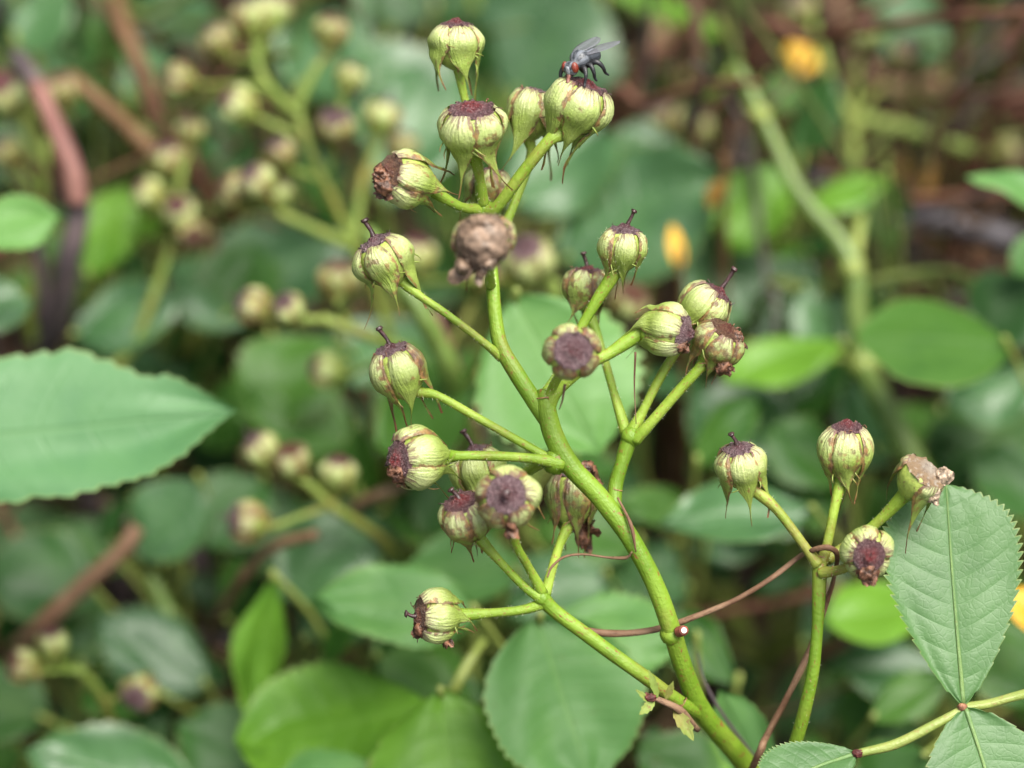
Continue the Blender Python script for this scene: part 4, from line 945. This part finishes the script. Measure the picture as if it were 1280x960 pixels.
# ------------------------------------------------------------------ leafy plants behind (each leaf a part)
def plant(name, label, leaves, foot=None, group='leafy plants behind the roses', cat='plant'):
    """leaves: (base px,py,d), (tip px,py,d), width px, material, teeth, normal(right,up,toward), opts"""
    rgx = random.Random(len(label) * 7)
    more = []
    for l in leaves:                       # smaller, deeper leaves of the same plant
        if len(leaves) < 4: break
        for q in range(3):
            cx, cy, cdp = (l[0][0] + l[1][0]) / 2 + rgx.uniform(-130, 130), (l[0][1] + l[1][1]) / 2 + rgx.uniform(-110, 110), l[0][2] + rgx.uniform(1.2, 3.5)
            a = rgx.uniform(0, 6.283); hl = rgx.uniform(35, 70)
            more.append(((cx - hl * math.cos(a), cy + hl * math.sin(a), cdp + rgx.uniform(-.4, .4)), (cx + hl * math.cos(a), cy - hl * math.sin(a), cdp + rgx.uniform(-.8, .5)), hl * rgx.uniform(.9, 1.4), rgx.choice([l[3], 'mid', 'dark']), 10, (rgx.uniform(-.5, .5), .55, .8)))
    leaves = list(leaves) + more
    bs = [P(*l[0]) for l in leaves]
    c = sum(bs, Vector()) / len(bs)
    f = Vector((c.x, c.y + 1.5, 0)) if foot is None else Vector((P(*foot).x, P(*foot).y, 0))
    f.z = -0.6
    S = root(name, label, cat, f, group)
    hub = Vector((f.x * .3 + c.x * .7, f.y * .3 + c.y * .7, max(0.8, c.z * .55)))
    stem(S, 'stem', [f, f.lerp(hub, .5) + Vector((.2, .1, 0)), hub], [.16, .13, .10], 'petiole', 8, 5, .1, 1)
    for i, l in enumerate(leaves):
        b, t = P(*l[0]), P(*l[1]); d = l[0][2]
        o = l[6] if len(l) > 6 else {}
        n = D(*(l[5] if len(l) > 5 and l[5] else (0, .55, .85)))
        te = l[4]; rgp = random.Random(len(label) * 13 + i)
        v, fc, uv = leaf_geo(b, t, n, px2cm(l[2], d), te, o.get('tamp', rgp.uniform(.06, .15)), o.get('p', rgp.uniform(.60, .82)), o.get('q', rgp.uniform(.85, 1.3)), te * 3, 7, o.get('fold', .06), o.get('droop', .06), o.get('quilt', .005), 8, i + len(label), o.get('sweep', .30), o.get('wave', .11), o.get('bend', 0), irr=.8, outline=o.get('outline'))
        wpart('leaf', v, fc, M['leaf_' + l[3]], S, uv)
        mid = b.lerp(hub, .45) + (b - t).normalized() * min(1.0, (b - hub).length * .25)
        stem(S, 'petiole', [hub, mid, b, b.lerp(t, .04)], [.07, .055, .045, .04], 'petiole', 7, 5, .1, i)
    return S
plant('broad_leaf_plant', 'pale green coarsely toothed leaf reaching in from the left edge', [
    ((-140, 560, 4.2), (294, 506, 4.0), 100, 'sage', 17, (-.05, .35, 1), dict(tamp=.05, wave=.05, fold=.03, quilt=.001, sweep=.28, outline=(((0, .02), (.08, .6), (.2, .95), (.32, 1.02), (.45, 1.05), (.55, 1.06), (.60, .92), (.67, .77), (.74, .58), (.775, .54), (.80, .56), (.84, .48), (.90, .30), (.96, .12), (1, .01)), ((0, .02), (.08, .55), (.2, .80), (.30, .87), (.36, .92), (.40, .84), (.51, .90), (.645, .85), (.74, .80), (.80, .68), (.85, .57), (.92, .30), (.97, .11), (1, .01))))),
    ((-60, 300, 6), (75, 268, 6), 80, 'pale', 10, (0, .6, .8)),
    ((-90, 400, 7.5), (40, 370, 8), 90, 'blue', 10)])
plant('bramble_plant', 'pale toothed leaves below the lower hips of the sharp spray, bottom centre', [
    ((672, 772, 3.7), (742, 985, 3.3), 205, 'pale', 16, (.1, .45, .9), dict(tamp=.06, fold=-.02, p=.68, q=.9)),
    ((690, 775, 4.4), (850, 800, 4.2), 130, 'pale', 12, (.1, .6, .8)),
    ((552, 862, 4.2), (575, 1090, 3.6), 215, 'lime', 16, (-.05, .5, .9), dict(tamp=.10)),
    ((600, 770, 5.2), (392, 742, 5.0), 118, 'pale', 14, (0, .6, .8))])
plant('bramble_plant', 'bright yellow-green leaves near the bottom edge, left of centre', [
    ((540, 885, 5.4), (292, 925, 5.8), 175, 'lime', 16, (-.1, .6, .8), dict(tamp=.10, p=.8, q=.85)),
    ((345, 720, 7), (310, 900, 6.6), 95, 'lime', 12, (-.5, .3, .8)),
    ((470, 960, 4.6), (330, 1010, 4.6), 120, 'pale', 12, (0, .7, .7))])
plant('broad_leaf_plant', 'light green leaf hanging behind the fork of the sharp main stem', [
    ((640, 372, 4.8), (752, 566, 4.4), 220, 'pale', 12, (.1, .35, .95), dict(tamp=.10, p=.75)),
    ((600, 470, 7), (470, 560, 7.2), 150, 'mid', 12),
    ((520, 560, 8), (620, 660, 8), 150, 'mid', 12)])
plant('broad_leaf_plant', 'broad blue-green leaf beside and below the fly, top centre', [
    ((700, 330, 11), (895, 205, 10.4), 190, 'blue', 12, (.1, .55, .85)),
    ((640, 260, 11), (760, 140, 11.5), 160, 'blue', 12, (-.1, .5, .9)),
    ((640, 130, 14.5), (730, -30, 14), 200, 'blue', 12, (.2, .5, .85)),
    ((570, 180, 13), (420, 60, 13), 170, 'blue', 12, (-.1, .6, .8)),
    ((480, 260, 12), (560, 60, 13.5), 150, 'blue', 12, (.1, .6, .8))])
plant('ivy_plant', 'rounded glossy leaf with a bright centre at right, behind the jointed cane', [
    ((1262, 435, 7.4), (1078, 402, 7.2), 172, 'mid', 10, (.05, .75, .65), dict(tamp=.03, p=.95, q=.6, sweep=.06, droop=.14, fold=-.10, wave=.03)),
    ((1310, 460, 9), (1180, 500, 9), 120, 'blue', 10, (.1, .7, .7), dict(tamp=.03)),
    ((1300, 350, 9), (1220, 420, 9), 120, 'dark', 10)])
plant('ivy_plant', 'smooth blue-green leaves between the sharp spray and the right spray', [
    ((1020, 640, 6.4), (828, 640, 6.2), 125, 'blue', 10, (-.05, .7, .7), dict(tamp=.03, droop=.1)),
    ((1060, 610, 9), (960, 530, 9), 100, 'mid', 10),
    ((905, 600, 9.5), (1030, 640, 9.5), 110, 'blue', 10),
    ((1000, 560, 10), (860, 500, 10.5), 130, 'blue', 10, (0, .6, .8))])
plant('broad_leaf_plant', 'green leaves around the jointed cane, right of the upper hips', [
    ((975, 205, 11.5), (905, 305, 11), 105, 'lime', 10, (-.1, .4, .9), dict(p=.8)),
    ((1110, 225, 10.5), (1000, 262, 10.5), 62, 'lime', 10, (0, .7, .7)),
    ((1055, 430, 9.5), (905, 470, 9.4), 90, 'lime', 12, (0, .75, .6)),
    ((1010, 320, 12), (940, 430, 11.5), 130, 'blue', 10),
    ((1000, 360, 10.5), (1060, 440, 10.5), 100, 'blue', 10),
    ((860, 300, 12), (960, 400, 11.5), 130, 'blue', 10, (0, .6, .8))])
plant('ivy_plant', 'single bright leaf tip at the right edge above the dark branch', [
    ((1330, 250, 7.4), (1212, 215, 7), 62, 'pale', 8, (0, .7, .7), dict(tamp=.04)),
    ((1320, 300, 8.5), (1265, 340, 8.5), 60, 'pale', 8)], cat='plant')
plant('broad_leaf_plant', 'dark blue-green leaf at the top edge over the brown litter', [
    ((1190, 70, 16.5), (1085, -10, 16), 120, 'blue', 10),
    ((905, 40, 15), (760, -30, 14), 60, 'lime', 10, (0, .5, .8)),
    ((960, 100, 15), (1010, 140, 15), 60, 'mid', 10)])
plant('ivy_plant', 'mid green smooth leaves low at right, beside the toothed rose leaflet', [
    ((1150, 760, 7.5), (1030, 770, 7.4), 120, 'lime', 10, (0, .75, .6), dict(tamp=.03)),
    ((1180, 840, 8.4), (1030, 830, 8), 110, 'blue', 10, (0, .7, .7)),
    ((1150, 900, 9), (1040, 880, 9), 90, 'mid', 10),
    ((1240, 690, 10), (1110, 730, 9.5), 120, 'mid', 10),
    ((1300, 520, 11), (1160, 600, 10), 150, 'mid', 10),
    ((1330, 640, 9.5), (1215, 570, 9.5), 110, 'dark', 10),
    ((1310, 880, 6), (1230, 780, 6), 120, 'mid', 10),
    ((1160, 940, 5), (1080, 1000, 5), 110, 'mid', 10)])
plant('seedling', 'small pale leaf with a pinkish rim low behind the main stem foot', [
    ((960, 985, 3.2), (900, 862, 3.0), 70, 'pale', 8, (-.2, .3, .95), dict(tamp=.05)),
    ((900, 1000, 6), (800, 930, 6), 120, 'mid', 10),
    ((850, 1000, 6), (930, 930, 6.5), 100, 'lime', 10)])
plant('broad_leaf_plant', 'blue-green leaves behind the blurred hips, left of centre', [
    ((480, 640, 8.4), (345, 740, 8), 140, 'blue', 12, (0, .6, .8)),
    ((380, 800, 8.6), (470, 690, 8.4), 130, 'blue', 12),
    ((430, 430, 10), (290, 520, 9.5), 140, 'mid', 12, (0, .55, .85)),
    ((440, 560, 9.5), (310, 480, 9.5), 120, 'mid', 12),
    ((450, 290, 12.5), (240, 370, 12), 170, 'blue', 12, (0, .6, .8)),
    ((330, 400, 11), (210, 320, 11.5), 120, 'blue', 12),
    ((470, 520, 9), (560, 440, 9), 130, 'mid', 12),
    ((530, 400, 11), (440, 480, 10), 130, 'blue', 12)])
plant('broad_leaf_plant', 'mid green leaves behind the lower left pedicels of the sharp spray', [
    ((640, 640, 8), (480, 640, 8), 140, 'mid', 12, (0, .65, .75)),
    ((650, 720, 7), (510, 700, 7), 120, 'pale', 12, (0, .7, .7)),
    ((760, 720, 7.6), (640, 760, 7), 130, 'blue', 12),
    ((800, 680, 9), (690, 640, 9), 120, 'mid', 12),
    ((860, 740, 9.5), (770, 690, 9), 100, 'blue', 12),
    ((470, 820, 7), (590, 880, 6.6), 120, 'mid', 12)])
plant('broad_leaf_plant', 'dull blue-green leaves in the bottom left corner', [
    ((250, 1000, 6.6), (35, 930, 6.2), 150, 'blue', 12, (0, .7, .7)),
    ((260, 860, 9), (120, 770, 8.8), 110, 'blue', 12, (-.2, .5, .8)),
    ((120, 740, 10), (-20, 700, 10), 130, 'dark', 12),
    ((60, 900, 9), (-40, 860, 9), 110, 'mid', 12),
    ((330, 960, 8), (220, 900, 8), 120, 'dark', 12),
    ((250, 600, 9), (170, 700, 9), 110, 'blue', 12, (.1, .5, .85)),
    ((330, 600, 9.5), (250, 680, 9), 110, 'dark', 12),
    ((390, 690, 10), (280, 640, 10), 120, 'dark', 12),
    ((120, 840, 9.6), (200, 930, 9.2), 90, 'dark', 12)])
plant('broad_leaf_plant', 'green leaves in the gaps of the upper left hips', [
    ((110, 350, 11), (160, 230, 11), 80, 'lime', 10, (0, .3, .9)),
    ((90, 420, 10.5), (230, 370, 10.5), 100, 'blue', 10),
    ((200, 60, 15), (240, -20, 15), 120, 'blue', 10),
    ((160, 130, 14), (200, 60, 14), 70, 'blue', 10),
    ((20, 60, 13), (90, -10, 13), 90, 'blue', 10),
    ((370, 120, 13), (440, 20, 13), 150, 'blue', 10),
    ((280, 400, 11), (320, 300, 11.5), 110, 'mid', 10),
    ((20, 230, 12), (-40, 170, 12), 110, 'dark', 10),
    ((540, 20, 16), (480, -40, 16), 120, 'dark', 10)])

# yellowed leaves
for k, (b, t, w, lb) in enumerate((
    ((985, 95, 16), (1025, 45, 16), 44, 'yellow fallen leaf among stems above the jointed cane'),
    ((850, 340, 9.4), (841, 278, 9.5), 22, 'orange-yellow withered leaf tip right of the upper hips'),
    ((905, 220, 9.8), (885, 262, 9.8), 22, 'small tan-yellow leaf scrap at the rim of the broad blue-green leaf'),
    ((1125, 205, 17), (1175, 235, 17), 40, 'dull ochre leaf half hidden above the dark branch'),
    ((1310, 790, 5), (1262, 735, 5), 60, 'orange-yellow leaf at the right edge behind the toothed leaflet'))):
    B, T = P(*b), P(*t)
    v, f, uv = leaf_geo(B, T, D(0, .6, .8), px2cm(w, b[2]), 8, .06, .85, .75, 24, 6, .2, .1, .01, 6, k, .08, .12)
    foot = Vector((B.x, B.y + 1, -0.5))
    S = root('yellow_leaf', lb, 'leaf', foot, 'yellowed leaves in the thicket')
    wpart('blade', v, f, M['leaf_ochre' if 'ochre' in lb or 'tan' in lb else 'leaf_yellow'], S, uv)
    stem(S, 'stalk', [foot, foot.lerp(B, .6) + Vector((.3, 0, 0)), B, B.lerp(T, .1)], [.07, .06, .05, .04], 'twig_tan', 7, 5, .1, k)

# ------------------------------------------------------------------ low undergrowth, litter and twigs on the soil (uncountable)
def ground_fill():
    rg = random.Random(21)
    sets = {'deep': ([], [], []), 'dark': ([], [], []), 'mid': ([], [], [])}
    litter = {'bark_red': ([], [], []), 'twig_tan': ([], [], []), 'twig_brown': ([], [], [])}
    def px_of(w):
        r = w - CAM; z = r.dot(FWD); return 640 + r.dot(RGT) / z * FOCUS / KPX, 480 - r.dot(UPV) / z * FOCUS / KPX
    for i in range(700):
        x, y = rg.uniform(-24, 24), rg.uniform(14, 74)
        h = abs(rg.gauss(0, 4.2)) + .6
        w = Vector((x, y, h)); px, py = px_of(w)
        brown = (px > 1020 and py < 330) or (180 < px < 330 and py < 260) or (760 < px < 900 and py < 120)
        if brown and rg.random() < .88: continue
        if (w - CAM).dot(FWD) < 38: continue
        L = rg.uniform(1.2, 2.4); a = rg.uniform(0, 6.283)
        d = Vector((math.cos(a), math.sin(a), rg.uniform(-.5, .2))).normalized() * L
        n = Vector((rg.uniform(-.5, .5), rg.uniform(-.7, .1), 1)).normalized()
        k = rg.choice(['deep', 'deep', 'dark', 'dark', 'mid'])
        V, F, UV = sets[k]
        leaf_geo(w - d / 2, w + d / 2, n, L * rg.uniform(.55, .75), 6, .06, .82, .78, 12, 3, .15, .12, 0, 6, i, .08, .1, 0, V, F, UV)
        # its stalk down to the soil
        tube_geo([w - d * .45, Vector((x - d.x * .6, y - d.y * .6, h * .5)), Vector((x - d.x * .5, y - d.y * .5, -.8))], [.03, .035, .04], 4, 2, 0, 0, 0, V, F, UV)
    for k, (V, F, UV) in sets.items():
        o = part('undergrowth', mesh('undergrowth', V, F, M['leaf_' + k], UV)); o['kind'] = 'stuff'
        o['label'] = {'deep': 'low leaves covering the soil, green darkened to read as shade', 'dark': 'dark green low leaves covering the soil', 'mid': 'mid green low leaves scattered over the soil'}[k]; o['category'] = 'undergrowth'
    for i in range(800):
        x, y = rg.uniform(-26, 26), rg.uniform(14, 84)
        a = rg.uniform(0, 6.283); L = rg.uniform(.8, 2.6); z = rg.uniform(-.2, .9)
        d = Vector((math.cos(a), math.sin(a), rg.uniform(-.12, .2))) * L
        k = rg.choice(list(litter)); V, F, UV = litter[k]
        p = Vector((x, y, z))
        if rg.random() < .55:
            leaf_geo(p - d / 2, p + d / 2, Vector((rg.uniform(-.6, .6), rg.uniform(-.6, .6), 1)).normalized(), L * .5, 4, .1, .85, .75, 8, 3, .4, rg.uniform(-.2, .3), 0, 4, i, .05, .25, 0, V, F, UV)
        else:
            tube_geo([p - d, p + Vector((rg.uniform(-.2, .2), rg.uniform(-.2, .2), .1)), p + d], [.06, .08, .05], 5, 3, .2, i, 0, V, F, UV)
    for k, (V, F, UV) in litter.items():
        o = part('leaf_litter', mesh('leaf_litter', V, F, M[k], UV)); o['kind'] = 'stuff'
        o['label'] = {'bark_red': 'red-brown dead leaves and sticks on the soil', 'twig_tan': 'tan dead leaves and sticks on the soil', 'twig_brown': 'grey-brown dead leaves and sticks on the soil'}[k]; o['category'] = 'litter'
ground_fill()
def tangle():
    rg = random.Random(77)
    sets = {'tangle_shaded_brown': 0, 'tangle_shaded_grey': 0, 'tangle_shaded_olive': 0, 'bark_red': 0}
    geo = {k: ([], [], []) for k in sets}
    for i in range(170):
        d = rg.uniform(10.5, 22)
        if rg.random() < .45: x, y = rg.uniform(760, 1380), rg.uniform(-80, 420)
        elif rg.random() < .5: x, y = rg.uniform(-80, 480), rg.uniform(-80, 420)
        else: x, y = rg.uniform(-80, 1380), rg.uniform(300, 1000)
        p = P(x, y, d)
        if p.z < .4: continue
        a = rg.uniform(0, 6.283); L = rg.uniform(1.5, 4.5)
        t = Vector((math.cos(a) * .8, math.sin(a) * .4, rg.uniform(.1, 1.0))).normalized() * L
        foot = Vector((p.x - t.x * .8 + rg.uniform(-1, 1), p.y - t.y + rg.uniform(0, 2), -.7))
        r_ = rg.uniform(.035, .11)
        k = rg.choice(list(sets)); V, F, UV = geo[k]
        j = lambda q: Vector((rg.uniform(-q, q), rg.uniform(-q, q), rg.uniform(-q, q)))
        tube_geo([foot, (foot + p) / 2 - t * .2 + j(.5), p - t * .3 + j(.2), p + j(.2), p + t * .6 + j(.35), p + t], [r_ * 1.2, r_ * 1.1, r_, r_, r_ * .8, r_ * .5], 6, 4, .25, i, 0, V, F, UV)
        if rg.random() < .6:
            s2 = Vector((rg.uniform(-1, 1), rg.uniform(-1, 1), rg.uniform(0, .8))).normalized() * L * .5
            tube_geo([p, p + s2 * .5 + j(.15), p + s2], [r_ * .7, r_ * .55, r_ * .3], 5, 4, .25, i, 0, V, F, UV)
    for k, (V, F, UV) in geo.items():
        o = part('tangled_stems', mesh('tangled_stems', V, F, M[k], UV)); o['kind'] = 'stuff'; o['category'] = 'stems'
        o['label'] = {'tangle_shaded_brown': 'tangle of thin brown twigs deep in the thicket', 'tangle_shaded_grey': 'tangle of thin grey twigs deep in the thicket', 'tangle_shaded_olive': 'tangle of thin olive stalks deep in the thicket', 'bark_red': 'tangle of thin red-brown twigs deep in the thicket'}[k]
tangle()
def thicket():
    """the shrub goes on around the patch in view: leaves added out of view at the sides, behind and below, to block low sky light"""
    rg = random.Random(5); V, F, UV = [], [], []
    def px_of(w):
        r = w - CAM; z = r.dot(FWD); return 640 + r.dot(RGT) / max(z, .1) * FOCUS / KPX, 480 - r.dot(UPV) / max(z, .1) * FOCUS / KPX, z
    n = 0
    while n < 3000:
        w = Vector((rg.uniform(-48, 48), rg.uniform(2, 95), rg.uniform(1, 36)))
        px, py, z = px_of(w)
        if z > -2 and -170 < px < 1450 and -200 < py < 1130: continue      # clear of the picture and its margins
        if z < 50 and abs(w.x) < 19: continue                               # nothing close to the viewer
        L = rg.uniform(2.4, 4.6); a = rg.uniform(0, 6.283)
        d = Vector((math.cos(a), math.sin(a), rg.uniform(-.6, .2))).normalized() * L
        stalk = [w - d * .45, Vector((w.x - d.x * .6, w.y - d.y * .6, w.z - 2)), Vector((w.x - d.x * .4, w.y - d.y * .4, -.8))]
        if w.y > 55: stalk = [w - d * .45, Vector((w.x, w.y + 3, w.z - 1)), Vector((w.x, max(w.y + 8, 125), -.8))]   # the taller growth behind roots further back
        hit = False
        for k in range(12):
            q = stalk[1].lerp(stalk[2], k / 11); px, py, z = px_of(q)
            if z > 0 and -110 < px < 1390 and -90 < py < 1050: hit = True
        if hit: continue
        n += 1
        leaf_geo(w - d / 2, w + d / 2, Vector((rg.uniform(-.6, .6), rg.uniform(-.6, .6), 1)).normalized(), L * rg.uniform(.55, .75), 6, .06, .82, .78, 12, 3, .15, .12, 0, 6, n, .08, .1, 0, V, F, UV)
        tube_geo(stalk, [.03, .05, .06], 4, 2, 0, 0, 0, V, F, UV)
    o = part('undergrowth', mesh('undergrowth', V, F, M['leaf_mid'], UV)); o['kind'] = 'stuff'; o['category'] = 'undergrowth'
    o['label'] = 'unseen leafy thicket added around the patch in view to shade it'
thicket()
